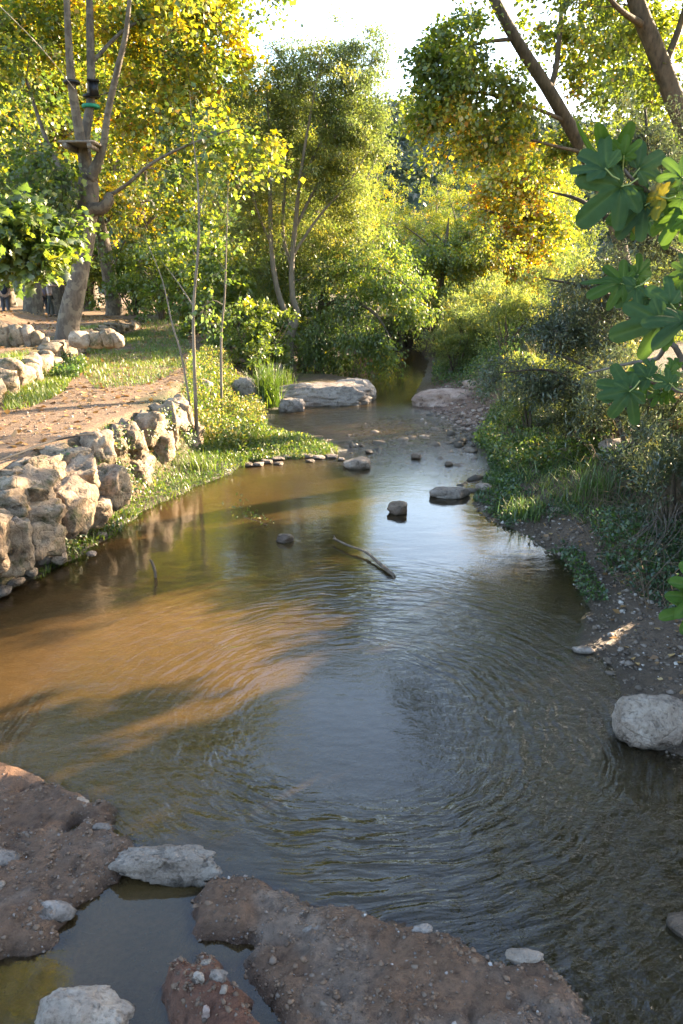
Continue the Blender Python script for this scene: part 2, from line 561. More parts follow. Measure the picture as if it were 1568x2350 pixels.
me = np_mesh('ground', np.stack([GX, GY, GZ], -1).reshape(-1, 3), grid_faces(len(xs), len(ys)),
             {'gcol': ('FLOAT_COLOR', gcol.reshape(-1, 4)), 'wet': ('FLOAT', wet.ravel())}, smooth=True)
tag(link('ground', me, GROUND_M), kind='structure')

# ------------------------------------------------------------------ water
def water_material():
    m, nt, out = new_mat('stream_water')
    v = coords(nt, 'Object')
    dp = nd(nt, 'Attribute', attribute_name='depth')
    ch = nd(nt, 'Attribute', attribute_name='chop')
    tb = nd(nt, 'Attribute', attribute_name='silt')
    ex = nd(nt, 'Math', {0: dp.outputs['Fac'], 1: -9.0}, operation='MULTIPLY')
    pw = nd(nt, 'Math', {0: 2.718, 1: ex.outputs[0]}, operation='POWER')
    op = nd(nt, 'Math', {0: 1.0, 1: pw.outputs[0]}, operation='SUBTRACT')
    nz = nd(nt, 'TexNoise', {'Vector': v, 'Scale': 0.8, 'Detail': 4, 'Distortion': 0.8})
    f = nd(nt, 'Math', {0: nz.outputs[0], 1: 0.5, 2: tb.outputs['Fac']}, operation='MULTIPLY_ADD')
    mud = ramp(nt, f.outputs[0], [(0.15, (0.026, 0.019, 0.008)), (0.5, (0.074, 0.050, 0.019)), (0.95, (0.165, 0.095, 0.036))])
    mp = nd(nt, 'Mapping', {'Vector': v, 'Scale': (1.0, 1.7, 1)})
    b1 = nd(nt, 'TexNoise', {'Vector': mp.outputs[0], 'Scale': 9, 'Detail': 4, 'Roughness': 0.6, 'Distortion': 0.6})
    b2 = nd(nt, 'TexNoise', {'Vector': mp.outputs[0], 'Scale': 34, 'Detail': 3, 'Roughness': 0.6, 'Distortion': 0.4})
    hh = nd(nt, 'Math', {0: b2.outputs[0], 1: 0.30, 2: b1.outputs[0]}, operation='MULTIPLY_ADD')
    cc = W(800, 1640)
    rg_ = nd(nt, 'Attribute', attribute_name='ring')
    wob = nd(nt, 'TexNoise', {'Vector': v, 'Scale': 1.2, 'Detail': 2})
    wv = nd(nt, 'VectorMath', {0: wob.outputs['Color'], 1: (.35, .35, 0)}, operation='MULTIPLY')
    q1 = nd(nt, 'VectorMath', {0: v, 1: wv.outputs[0]}, operation='ADD')
    q2 = nd(nt, 'VectorMath', {0: q1.outputs[0], 1: (cc[0] + .175, cc[1] + .175, 0)}, operation='SUBTRACT')
    q3 = nd(nt, 'SeparateXYZ', {0: q2.outputs[0]})
    ln = nd(nt, 'VectorMath', {0: q2.outputs[0]}, operation='LENGTH')
    th = nd(nt, 'Math', {0: q3.outputs[1], 1: q3.outputs[0]}, operation='ARCTAN2')
    rr_ = nd(nt, 'Math', {0: ln.outputs['Value'], 1: 17.0}, operation='MULTIPLY')
    tt_ = nd(nt, 'Math', {0: th.outputs[0], 1: 5.0}, operation='MULTIPLY')
    pv = nd(nt, 'CombineXYZ', {0: rr_.outputs[0], 1: tt_.outputs[0], 2: 0.0})
    arcn = nd(nt, 'TexNoise', {'Vector': pv.outputs[0], 'Scale': 1.0, 'Detail': 2, 'Roughness': .45, 'Distortion': .3})
    ra = nd(nt, 'Math', {0: arcn.outputs[0], 1: rg_.outputs['Fac']}, operation='MULTIPLY')
    ha = nd(nt, 'Math', {0: hh.outputs[0], 1: ch.outputs['Fac'], 2: ra.outputs[0]}, operation='MULTIPLY_ADD')
    bp = nd(nt, 'Bump', {'Height': ha.outputs[0], 'Strength': 1.0, 'Distance': 0.03})
    di = nd(nt, 'BsdfDiffuse', {'Color': mud})
    tr = nd(nt, 'BsdfTransparent', {'Color': (0.92, 0.84, 0.68, 1)})
    body = nd(nt, 'MixShader', {0: op.outputs[0], 1: tr.outputs[0], 2: di.outputs[0]})
    fr = nd(nt, 'Fresnel', {'IOR': 1.45, 'Normal': bp.outputs[0]})
    gl = nd(nt, 'BsdfGlossy', {'Color': (1, 1, 1, 1), 'Roughness': 0.006, 'Normal': bp.outputs[0]})
    mx = nd(nt, 'MixShader', {0: fr.outputs[0], 1: body.outputs[0], 2: gl.outputs[0]})
    nt.links.new(mx.outputs[0], out.inputs[0])
    return m

def ripples(x, y):
    """surface height of the running water (metres)"""
    # slow eddy in the near pool: rings round the calm eye
    c = W(800, 1640)
    ex, ey = x - c[0], (y - c[1]) * 0.82
    wob = 0.18 * n2(x, y, 0.9, 3, 61)
    r = np.sqrt(ex * ex + ey * ey) + wob
    th = np.arctan2(ey, ex)
    env = sstep(0.55, 1.1, r) * sstep(2.9, 1.6, r) * (0.35 + 0.65 * sstep(-0.25, 0.35, n2(x, y, 1.3, 2, 64)))
    arc = n2(r / 0.085, th * 5.0, 1.0, 2, 63) + 0.6 * n2(r / 0.05, th * 9.0, 1.0, 2, 65)
    h = 0.0025 * env * arc
    eye = sstep(1.3, 0.4, r)
    h = h + 0.0012 * eye * n2(x, y, 16.0, 2, 73, 0.6, 1.6)
    br = n2(x, y, 5.0, 4, 66, 1.0, 1.4)
    h = h + 0.0055 * br * (0.12 + 0.88 * sstep(0.5, 1.4, r)) * (1 - .86 * sstep(6.3, 8.0, y))
    # rushing water on the right, towards the ford
    rush = sstep(0.15, 1.2, x + 0.25 * n2(x, y, 0.8, 2, 67)) * sstep(5.2, 3.4, y)
    h = h + rush * (0.011 * n2(x, y, 4.0, 4, 68, 1.4, 0.9) + 0.005 * n2(x, y, 12.0, 3, 69))
    h = h + 0.020 * sstep(0.7, 1.5, x) * sstep(3.5, 2.7, y) * n2(x, y, 5.0, 4, 72)
    rif = np.exp(-((y - 15.2) / 2.2) ** 2)
    h = h + rif * 0.034 * n2(x, y, 3.2, 4, 70, 0.7, 1.3)
    mid = sstep(5.5, 7.5, y) * sstep(12.0, 9.0, y)
    h = h + 0.0010 * mid * n2(x, y, 6.0, 3, 71, 0.5, 1.8)
    return h

wx = np.arange(-4.9, 3.3, 0.021)
wy = np.concatenate([np.arange(0.6, 2.0, 0.06), np.arange(2.0, 7.5, 0.019), np.arange(7.5, 12, 0.035), np.arange(12, 19, 0.07), np.arange(19, 34, 0.2)])
WX, WY = np.meshgrid(wx, wy)
bedz = ground_h(WX, WY, None, False)
WZ = ripples(WX, WY)
depth = np.clip(-bedz, 0.0, 1.0)
rif = np.exp(-((WY - 15.2) / 2.3) ** 2)
dw = sdist(STREAM, WX, WY)
bar = np.minimum(np.minimum(sdist(MUD[0], WX, WY), sdist(MUD[1], WX, WY)), sdist(MUD[2], WX, WY))
pool = sstep(3.5, 3.1, WY) * sstep(0.0, -0.3, WX + 0.1)         # still water trapped behind the mud bar
chop = 0.14 + 1.7 * rif + 0.40 * sstep(0.3, 1.3, WX) * sstep(8, 5, WY) - 0.105 * sstep(5.8, 7.6, WY) * sstep(12.3, 11.2, WY)
chop = chop * (1 - 0.9 * pool)
chop = chop * (1 - 0.75 * sstep(18, 21, WY))
chop = chop * (1 - 0.75 * np.exp(-(((WX - W(800, 1640)[0]) / 0.85) ** 2 + ((WY - W(800, 1640)[1]) / 0.75) ** 2)))
WZ = WZ * (1 - 0.92 * pool)
_c = W(800, 1640)
_r = np.sqrt((WX - _c[0]) ** 2 + ((WY - _c[1]) * .85) ** 2)
ring_a = sstep(.55, 1.0, _r + .2 * n2(WX, WY, 1.1, 2, 91)) * sstep(3.0, 1.5, _r) * (.25 + .75 * sstep(-.3, .3, n2(WX, WY, 1.3, 2, 92))) * (1 - .95 * pool) * .95
silt = 0.12 + 0.30 * sstep(1.0, -1.8, WX) + 0.25 * sstep(0.5, 0.0, -dw) * sstep(7, 9, WY) + 0.0 * pool + 0.25 * np.exp(-((WY - 5.6 + 0.25 * WX) / 0.8) ** 2) * sstep(0.4, -1.0, WX)
silt = silt + 0.25 * sstep(16, 19, WY)
silt = silt - .22 * sstep(-.3, .8, WX + .25 * n2(WX, WY, .8, 2, 95)) * sstep(17, 12, WY)
fa = grid_faces(len(wx), len(wy))
wetv = (bedz < 0.03).ravel()
keep = wetv[fa].any(1)
fa = fa[keep]
used = np.unique(fa)
remap = np.full(WX.size, -1); remap[used] = np.arange(len(used))
WV = np.stack([WX, WY, WZ], -1).reshape(-1, 3)[used]
me = np_mesh('stream_water', WV, remap[fa], {'depth': ('FLOAT', depth.ravel()[used]), 'chop': ('FLOAT', chop.ravel()[used]), 'silt': ('FLOAT', silt.ravel()[used]), 'ring': ('FLOAT', ring_a.ravel()[used])}, smooth=True)
tag(link('stream_water', me, water_material()), kind='structure')

# ------------------------------------------------------------------ hill behind
def hill():
    hx = np.arange(-160, 200, 3.0); hy = np.arange(85, 330, 4.0)
    X, Y = np.meshgrid(hx, hy)
    Z = 36 * sstep(95, 190, Y - 0.10 * X) + 6 * n2(X, Y, 0.012, 3, 81) + 1.6 * n2(X, Y, 0.12, 3, 82) * sstep(95, 120, Y) + 0.5
    Z = np.where(Y < 90, 0.3, Z)
    me = np_mesh('hill', np.stack([X, Y, Z], -1).reshape(-1, 3), grid_faces(len(hx), len(hy)), None, True)
    m, nt, out = new_mat('hill_scrub')
    v = coords(nt, 'Object')
    no = nd(nt, 'TexNoise', {'Vector': v, 'Scale': 0.25, 'Detail': 8, 'Roughness': 0.7})
    c = ramp(nt, no.outputs[0], [(0.3, (0.018, 0.032, 0.016)), (0.6, (0.045, 0.065, 0.026)), (0.75, (0.12, 0.10, 0.06))])
    p = nd(nt, 'BsdfPrincipled', {'Base Color': c, 'Roughness': 0.95})
    nt.links.new(p.outputs[0], out.inputs[0])
    tag(link('hill', me, m), kind='structure')
    return lambda x, y: 36 * sstep(95, 190, y - 0.10 * x) + 6 * n2(x, y, 0.012, 3, 81) + 0.5
hill_z = hill()

# ------------------------------------------------------------------ foliage machinery
KITE = (np.array([[0, 0, 0], [-.5, .45, .07], [.5, .45, .07], [0, 1, -.06]], float), np.array([[0, 2, 3], [0, 3, 1]]))
_o = [(0, 0), (.30, -.06), (.52, .16), (.36, .30), (.60, .56), (.26, .58), (0, 1.02)]
_o = _o + [(-a, b) for a, b in _o[1:-1]][::-1]
LOBE = (np.array([[0, .34, .05]] + [[a, b, -.10 * abs(a) * 2 - .05 * b] for a, b in _o], float), np.array([[0, i + 1, (i + 1) % len(_o) + 1] for i in range(len(_o))]))
TRI = (np.array([[-.5, 0, 0], [.5, 0, 0], [0, 1, 0]], float), np.array([[0, 1, 2]]))
BLADE = (np.array([[-.5, 0, 0], [.5, 0, 0], [-.35, .55, .06], [.35, .55, .06], [0, 1, .28]], float), np.array([[0, 1, 3], [0, 3, 2], [2, 3, 4]]))

def unit(v):
    return v / (np.linalg.norm(v, axis=-1, keepdims=True) + 1e-9)

def leaf_arrays(P, A, Nn, L, Wd, tint, tpl):
    T, Fc = tpl
    A = unit(A); B = unit(np.cross(A, Nn)); Nn = np.cross(B, A)
    L = np.broadcast_to(L, (len(P),)); Wd = np.broadcast_to(Wd, (len(P),))
    V = P[:, None, :] + T[None, :, 0, None] * (Wd[:, None] * B)[:, None, :].reshape(len(P), 1, 3) \
        + T[None, :, 1, None] * (L[:, None] * A)[:, None, :] + T[None, :, 2, None] * (L[:, None] * Nn)[:, None, :]
    k = len(T)
    Fa = (np.arange(len(P)) * k)[:, None, None] + Fc[None]
    return V.reshape(-1, 3), Fa.reshape(-1, 3), np.repeat(tint, k)

def rdir(n, rng):
    v = rng.normal(size=(n, 3))
    return unit(v)

def foliage(clumps, spec, rng, axis_pt=None):
    """clumps: rows (x,y,z,r,tint). leaves set along the twigs of every clump"""
    C = np.asarray(clumps, float)
    n = spec['n']; tw = spec.get('twigs', 8)
    m = len(C)
    cnt = n * m
    ci = np.repeat(np.arange(m), n)
    dirs = rdir(m * tw, rng).reshape(m, tw, 3)
    dirs[:, :, 2] = dirs[:, :, 2] * 0.65 + spec.get('lift', 0.1)
    if axis_pt is not None:
        outw = C[:, :3] - axis_pt
        dirs = dirs + 0.5 * unit(outw)[:, None, :]
    dirs = unit(dirs)
    tj = rng.integers(0, tw, cnt)
    D = dirs[ci, tj]
    t = rng.uniform(0.08, 1.0, cnt) ** 0.8
    R = C[ci, 3]
    sag = spec.get('sag', 0.25)
    P = C[ci, :3] + D * (R * t)[:, None] + rng.normal(size=(cnt, 3)) * (0.13 * R)[:, None]
    P[:, 2] -= sag * R * t * t
    A = D * 0.7 + rdir(cnt, rng) * 0.9 + np.array([0, 0, -spec.get('droop', 0.45)])
    Nn = rdir(cnt, rng) * 0.8 + np.array([0, 0, 1.0])
    s = spec['size'] * rng.uniform(0.6, 1.25, cnt)
    tint = np.clip(C[ci, 4] + rng.normal(size=cnt) * spec.get('tvar', 0.14), 0, 1)
    V, Fa, ti = leaf_arrays(P, A, Nn, s, s * spec.get('asp', 0.8), tint, spec.get('tpl', KITE))
    return V, Fa, ti, dirs

def ell_clumps(ells, rng, tint=(0.5, 0.15), cr=(0.45, 0.8)):
    """ells rows: cx,cy,cz,rx,ry,rz,count[,tint]"""
    out = []
    for e in ells:
        c = np.array(e[:3]); r = np.array(e[3:6]); k = int(e[6])
        tb = e[7] if len(e) > 7 else tint[0]
        q = rdir(k, rng) * np.clip(rng.normal(.66, .30, k), .05, 1.45)[:, None]
        q = c + q * r
        rad = rng.uniform(cr[0], cr[1], k)
        out.append(np.column_stack([q, rad, np.clip(tb + rng.normal(size=k) * tint[1], 0, 1)]))
    return np.concatenate(out)

def E(dx, dy, Y, rx, ry, k, tint=None, rd=None):
    """an ellipsoid of crown surveyed by bearing and height at distance Y"""
    c = TP(dx, dy, Y)
    s = Y / FP * 1.02
    row = [c[0], c[1], c[2], rx * s, rd if rd else rx * s * 0.9, ry * s, k]
    if tint is not None:
        row.append(tint)
    return row

def tree(name, label, cat, base, trunk, limbs, clumps, spec, leafm, barkm, rng, group=None, sides=10, twig_r=0.018, lump=0.10, twig_mesh=True, show=None, gap=.045):
    base = np.asarray(base, float)
    root = empty(name, base)
    tag(root, label, cat, group)
    sk = []
    tr = spline(trunk, max(8, 5 * len(trunk)))
    mb = MB(); mb.tube(tr[:, :3], tr[:, 3], sides, lump, int(rng.integers(1, 99)))
    mb.build('trunk', barkm, root, smooth=True, off=base)
    sk.append(tr[len(tr) // 3:])
    for l in limbs:
        lr = spline(l, max(6, 4 * len(l)))
        mb = MB(); mb.tube(lr[:, :3], lr[:, 3], 7, lump * 0.7, int(rng.integers(1, 99)))
        mb.build('limb', barkm, root, smooth=True, off=base)
        sk.append(lr)
    SK = np.concatenate(sk)
    C = np.asarray(clumps, float)
    if show is not None:        # clumps between camera and trunk are left out to keep it visible
        bare = np.concatenate([sk[0]] + [sk[k + 1] for k in show]) if len(show) else sk[0]
        dv = lambda q: unit(q - np.array([0, 0, CAM_H]))
        a = dv(C[:, :3]); t_ = dv(bare[:, :3])
        near = np.linalg.norm(a[:, None, :] - t_[None], axis=2)
        front = C[:, 1][:, None] < bare[:, 1][None] + .5
        C = C[~((near < gap) & front).any(1)]
    V, Fa, ti, dirs = foliage(C, spec, rng, SK[:, :3].mean(0))
    mb = MB()
    near0 = np.array([np.linalg.norm(SK[:, :3] - c[:3], axis=1).min() for c in C])
    order = np.argsort(near0)
    nodes = np.concatenate([SK[:, :4], np.zeros((len(C), 4))]); nn_ = len(SK)
    for i in order:
        c = C[i]
        Q = nodes[:nn_]
        hd = np.linalg.norm(Q[:, :2] - c[:2], axis=1)
        dd = hd + 1.1 * np.abs(c[2] - 0.5 * hd - Q[:, 2])
        s = Q[int(np.argmin(dd))]
        p0 = s[:3]; p2 = c[:3]; ln_ = np.linalg.norm(p2 - p0)
        p1 = 0.5 * (p0 + p2) + rng.normal(size=3) * 0.10 * ln_ + np.array([0, 0, -0.05 * ln_])
        t = np.linspace(0, 1, 5)[:, None]
        pts = (1 - t) ** 2 * p0 + 2 * t * (1 - t) * p1 + t * t * p2
        r0 = min(s[3] * 0.6, twig_r * (0.45 + 0.2 * ln_))
        mb.tube(pts, np.linspace(r0, r0 * 0.55, 5), 4)
        nodes[nn_] = [*p2, max(r0 * .8, twig_r * .3)]; nn_ += 1
        if twig_mesh:
            for kk in range(0, dirs.shape[1], 2):
                e = c[:3] + dirs[i, kk] * c[3] * 0.85
                e[2] -= spec.get('sag', .25) * c[3] * .7
                mb.tube(np.array([c[:3], 0.5 * (c[:3] + e) + [0, 0, .05 * c[3]], e]), [twig_r * .35, twig_r * .25, twig_r * .12], 3)
    tag(mb.build('twigs', barkm, root, off=base), kind='stuff')
    me = np_mesh('crown', V - base, Fa, {'tint': ('FLOAT', ti)})
    tag(link('crown', me, leafm, root), kind='stuff')
    return root

def copy_thing(root, loc, rz=0.0, sc=1.0, label=None, zs=None):
    r = root.copy(); COL.objects.link(r)
    r.location = loc; r.rotation_euler = (0, 0, rz); r.scale = (sc, sc, zs or sc)
    if label: r['label'] = label
    for ch in list(root.children):
        c = ch.copy(); COL.objects.link(c); c.parent = r
        for g in list(ch.children):
            dd = g.copy(); COL.objects.link(dd); dd.parent = c
    return r

# palettes (reflectance of living leaves, green to autumn)
G_DK, G_MD, G_LT = (0.045, 0.075, 0.018), (0.085, 0.135, 0.024), (0.14, 0.20, 0.03)
Y_GR, Y_YE, O_OR, R_RD = (0.18, 0.225, 0.03), (0.42, 0.34, 0.035), (0.50, 0.25, 0.026), (0.36, 0.09, 0.02)
LM_PLANE = leaf_mat('plane_leaf', [(0.0, G_DK), (0.25, G_MD), (0.45, Y_GR), (0.68, Y_YE), (0.88, O_OR), (1.0, R_RD)], 0.55)
LM_GREEN = leaf_mat('green_leaf', [(0.0, G_DK), (0.4, G_MD), (0.7, G_LT), (0.9, Y_GR), (1.0, Y_YE)], 0.5)
LM_YGREEN = leaf_mat('yellow_green_leaf', [(0.0, G_MD), (0.35, (0.10, 0.135, 0.02)), (0.65, Y_GR), (0.9, Y_YE), (1.0, O_OR)], 0.55)
LM_ASH = leaf_mat('ash_leaf', [(0.0, (0.07, 0.10, 0.028)), (0.4, (0.135, 0.175, 0.04)), (0.75, (0.25, 0.25, 0.045)), (1.0, (0.42, 0.32, 0.05))], 0.55)
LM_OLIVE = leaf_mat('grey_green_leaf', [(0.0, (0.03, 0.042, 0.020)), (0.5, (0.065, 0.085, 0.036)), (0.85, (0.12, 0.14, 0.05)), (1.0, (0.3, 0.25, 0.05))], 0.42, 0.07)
LM_GRASS = leaf_mat('grass_blade', [(0.0, (0.04, 0.08, 0.012)), (0.5, (0.10, 0.16, 0.02)), (0.85, (0.20, 0.22, 0.03)), (1.0, (0.33, 0.25, 0.09))], 0.4)
LM_HERB = leaf_mat('herb_leaf', [(0.0, (0.025, 0.055, 0.016)), (0.5, (0.06, 0.115, 0.02)), (0.8, (0.15, 0.19, 0.025)), (1.0, (0.32, 0.24, 0.06))], 0.45)
LM_DRY = leaf_mat('fallen_leaf', [(0.0, (0.16, 0.08, 0.035)), (0.5, (0.30, 0.17, 0.06)), (1.0, (0.45, 0.30, 0.12))], 0.15)
BK_PLANE = bark_mat('plane_bark', (0.055, 0.043, 0.034), (0.165, 0.13, 0.10), 11, 0.35, (0.17, 0.14, 0.105))
BK_BROWN = bark_mat('brown_bark', (0.035, 0.026, 0.019), (0.15, 0.108, 0.072), 13, 0.2)
BK_GREY = bark_mat('grey_bark', (0.11, 0.09, 0.068), (0.25, 0.20, 0.15), 9, 0.3)
BK_DARK = bark_mat('dark_bark', (0.035, 0.026, 0.02), (0.10, 0.075, 0.055), 10, 0.25)
PART2 = True

# ------------------------------------------------------------------ stones
RK_WALL = rock_mat('wall_limestone', (0.12, 0.08, 0.052), (0.30, 0.22, 0.148), (0.50, 0.40, 0.295), 3.4, (0.065, 0.062, 0.022), 0.44)
RK_PALE = rock_mat('pale_limestone', (0.20, 0.14, 0.10), (0.37, 0.285, 0.22), (0.55, 0.46, 0.38), 5.0, wet=0.0)
RK_RIVER = rock_mat('river_rock', (0.14, 0.105, 0.085), (0.28, 0.22, 0.18), (0.45, 0.38, 0.33), 4.0, (0.11, 0.085, 0.03), 0.30, wet=0.0)
RK_DARK = rock_mat('dark_wet_rock', (0.05, 0.035, 0.025), (0.12, 0.08, 0.055), (0.2, 0.14, 0.10), 6.0, None, 0, 0.45, wet=0.0)
RK_SHELF = rock_mat('grey_shelf_rock', (0.15, 0.12, 0.10), (0.30, 0.25, 0.215), (0.43, 0.37, 0.32), 2.5, (0.12, 0.10, 0.05), 0.30, wet=0.0)
RK_PINK = rock_mat('pink_clay_rock', (0.20, 0.12, 0.09), (0.36, 0.25, 0.205), (0.48, 0.36, 0.31), 2.5)

_ICO = {}
def ico(sub):
    if sub not in _ICO:
        bm = bmesh.new()
        bmesh.ops.create_icosphere(bm, subdivisions=sub, radius=1.0)
        V = np.array([v.co[:] for v in bm.verts]); Fa = np.array([[v.index for v in f.verts] for f in bm.faces])
        bm.free()
        _ICO[sub] = (V, Fa)
    return _ICO[sub]

def rock_mesh(dims, seed, sub=4, box=3.2, chops=7, rough=0.10, name='stone', sharp=0.78):
    rng = np.random.default_rng(seed)
    V, Fa = ico(sub)
    n = box
    p = V / ((np.abs(V) ** n).sum(1) ** (1 / n))[:, None]
    for k in range(chops * 2):
        nn = unit(rng.normal(size=3) * np.array([1, 1, 0.8]))
        c = rng.uniform(sharp - 0.10, sharp + 0.16) * np.abs(p @ nn).max()
        ex = np.clip(p @ nn - c, 0, None)
        p = p - ex[:, None] * nn * 0.97
    off = rng.uniform(-50, 50, 3)
    dsp = rough * 0.9 * fbm(p * 1.4 + off, 2, seed % 97)
    p = p * (1 + dsp)[:, None]
    q = p * np.array([1, 1, 0.55])
    rid = 1 - np.abs(fbm(q * 2.3 - off, 3, seed % 71 + 9)) * 4.5
    d2 = rough * 0.65 * fbm(p * 5.0 + off, 4, seed % 89 + 3, 0.6) - rough * 0.75 * np.clip(rid, 0, 1) ** 2
    st = np.round(fbm(q * 1.9 + off * 1.3, 3, seed % 53 + 5) * 4) / 4
    d2 = d2 + rough * 0.45 * st
    p = p * (1 + d2)[:, None]
    p = p * np.asarray(dims) / 2
    return np_mesh(name, p, Fa, None, True)

def rock(name, label, cat, c, dims, seed, mat, rot=(0, 0, 0), parent=None, group=None, **kw):
    me = rock_mesh(dims, seed, name=name, **kw)
    o = link(name, me, mat, parent)
    c = np.asarray(c, float)
    if parent is not None:
        c = c - np.array(parent.location)
    o.location = c; o.rotation_euler = rot
    if label:
        tag(o, label, cat, group)
    return o

def wall_pt(dx, dy, ya, xa, inset):
    """where the line of sight meets the upright face that follows a plan line"""
    r = ray(dx, dy)
    best = None
    for Y in np.linspace(5, 40, 1400):
        x = r[0] * Y / r[1]
        sgn = x - (np.interp(Y, ya, xa) + inset)
        if best is not None and best * sgn <= 0:
            return np.array([x, Y, CAM_H + r[2] * Y / r[1]])
        best = sgn
    return None

# lower wall above the stream : surveyed stones (photo pixel boxes)
lw = empty('dry_stone_wall', (-3.3, 8.0, 0.1))
tag(lw, 'low rough limestone retaining wall between the stream and the gravel path', 'stone wall', kind='thing')
LOWER = [(-120, 1290, 5, 1420), (-60, 1268, 80, 1312), (-15, 1292, 97, 1392), (25, 1228, 150, 1312), (130, 1225, 234, 1318), (224, 1176, 314, 1277), (308, 1164, 388, 1248), (378, 1118, 452, 1207), (440, 1108, 510, 1218), (466, 1094, 536, 1182),
         (398, 1216, 484, 1296), (488, 1192, 558, 1258), (338, 1286, 422, 1360), (243, 1308, 346, 1428), (136, 1328, 238, 1512), (-8, 1448, 76, 1614), (36, 1392, 150, 1490), (-40, 1382, 62, 1462), (60, 1470, 150, 1560), (-140, 1420, 0, 1600),
         (180, 1300, 262, 1372), (300, 1230, 352, 1300), (20, 1330, 130, 1420), (350, 1225, 410, 1290), (225, 1400, 300, 1470), (440, 1195, 500, 1260)]
for i, (x0, y0, x1, y1) in enumerate(LOWER):
    dx, dy = F((x0 + x1) / 2, (y0 + y1) / 2)
    front = y0 > 1290
    p = wall_pt(dx, dy, L1Y, L1X, (0.22 + 0.0012 * (y1 - 1290)) if front else 0.06)
    if p is None:
        continue
    dpt = p[1] * CP + (CAM_H - p[2]) * SP
    w = (x1 - x0) * dpt / 2203 * 1.14; h = (y1 - y0) * dpt / 2203 * 1.12
    h = min(h, 0.50)
    w = w * (1.18 if front else 1.0)
    if p[2] + h * .5 > 1.02:
        p[2] = 1.02 - h * .5
    rock('stone', None, None, p, (max(w * 0.95, 0.28), max(w * 1.1, 0.34), h), 100 + i, RK_WALL, (random.uniform(-.3, .3), random.uniform(-.25, .25), 0.12 + random.uniform(-.6, .6)), lw, chops=6, box=8, rough=0.20, sub=4, sharp=0.82)

# middle wall along the upper edge of the path
mw = empty('dry_stone_wall', (-5.6, 15.0, 1.1))
tag(mw, 'dry stone wall of grey blocks on the far side of the gravel path', 'stone wall', kind='thing')
y = 8.5; k = 0
rr = random.Random(3)
while y < 31:
    ln = rr.uniform(0.42, 0.85) * (1.0 if y < 20 else 1.25)
    yc = y + ln / 2
    x = float(np.interp(yc, L2Y, L2X))
    hh = rr.uniform(0.38, 0.56) if y < 24 else rr.uniform(0.34, 0.46)
    sl = math.atan2(np.interp(yc + .3, L2Y, L2X) - x, .3)
    rock('stone', None, None, (x - 0.12 + rr.uniform(-.06, .06), yc, 0.96 + hh * 0.40), (rr.uniform(0.45, 0.7), ln * 1.12, hh), 300 + k, RK_WALL, (rr.uniform(-.15, .15), rr.uniform(-.15, .15), -sl + rr.uniform(-.2, .2)), mw, chops=7, box=5.0, rough=0.22, sub=3)
    if rr.random() < 0.3:
        h2 = rr.uniform(0.22, 0.34)
        rock('stone', None, None, (x - 0.12 + rr.uniform(-.08, .08), yc + rr.uniform(-.1, .1), 0.96 + hh * 0.8 + h2 * .1), (rr.uniform(0.4, 0.6), ln * 0.9, h2), 400 + k, RK_WALL, (rr.uniform(-.2, .2), rr.uniform(-.2, .2), -sl + rr.uniform(-.3, .3)), mw, chops=7, box=5.0, rough=0.22, sub=3)
    y += ln * 0.93; k += 1

# far wall of upright slabs on the upper terrace
fw = empty('dry_stone_wall', (-11.2, 27.0, 1.5))
tag(fw, 'row of upright pale boulders edging the upper terrace behind the plane tree', 'stone wall', kind='thing')
for i, (fx, w, h) in enumerate([(-40, 70, 70), (12, 46, 74), (50, 44, 62), (78, 40, 60), (105, 34, 44), (128, 20, 26), (232, 60, 42), (272, 48, 40), (306, 40, 50), (330, 30, 40)]):
    dx, _ = F(fx, 900)
    u = (dx - CX) / FP
    Yc = None
    for Y in np.linspace(18, 40, 800):
        if u * (Y * CP + 1.25 * SP) < np.interp(Y, L3Y, L3X):
            continue
        Yc = Y; break
    Yc = Yc or 30.0
    xx = u * (Yc * CP + 1.25 * SP)
    s = Yc / 2203
    rock('stone', None, None, (xx, Yc, 1.40 + h * s * 0.40), (w * s * 1.1, w * s * 1.1, h * s * 1.1), 500 + i, RK_WALL if i % 3 else RK_PALE, (rr.uniform(-.1, .1), rr.uniform(-.25, .25), rr.uniform(-.4, .4)), fw, chops=7, box=4.0, rough=0.11, sub=3)

# boulders and stones in and beside the water (photo pixel boxes)
def px_rock(name, label, cat, pbox, mat, seed, z0=None, deep=1.1, sink=0.15, hscale=1.0, rz=0.0, group=None, **kw):
    x0, y0, x1, y1 = pbox
    dx, dyb = F((x0 + x1) / 2, y1)
    z0 = 0.0 if z0 is None else z0
    if z0 > .1:             # stands on the bank: find where the line of sight meets the ground
        r_ = ray(dx, dyb)
        tt = np.linspace(1.6, 40, 2400)
        gq = ground_h(r_[0] * tt / r_[1], tt)
        below = np.nonzero(CAM_H + r_[2] * tt / r_[1] <= gq)[0]
        if len(below):
            z0 = float(gq[below[0]])
    b = W(dx, dyb, z0)
    dpt = b[1] * CP + (CAM_H - z0) * SP
    w = (x1 - x0) * dpt / 2203
    va = math.atan2(CAM_H - z0, b[1])
    hp = (y1 - y0) * dpt / 2203            # seen height = h cos + depth sin
    D = min(w * deep, hp / math.sin(va) * 0.72)
    h = max((hp - D * math.sin(va) * 0.75) / math.cos(va), 0.25 * w) * hscale
    c = (b[0] * (1 + D / 2 / b[1]), b[1] + D / 2, z0 + h * (0.5 - sink))
    return rock(name, label, cat, c, (w * 1.06, D * 1.05, h * (1 + sink)), seed, mat, (0, 0, rz), None, group, **kw)

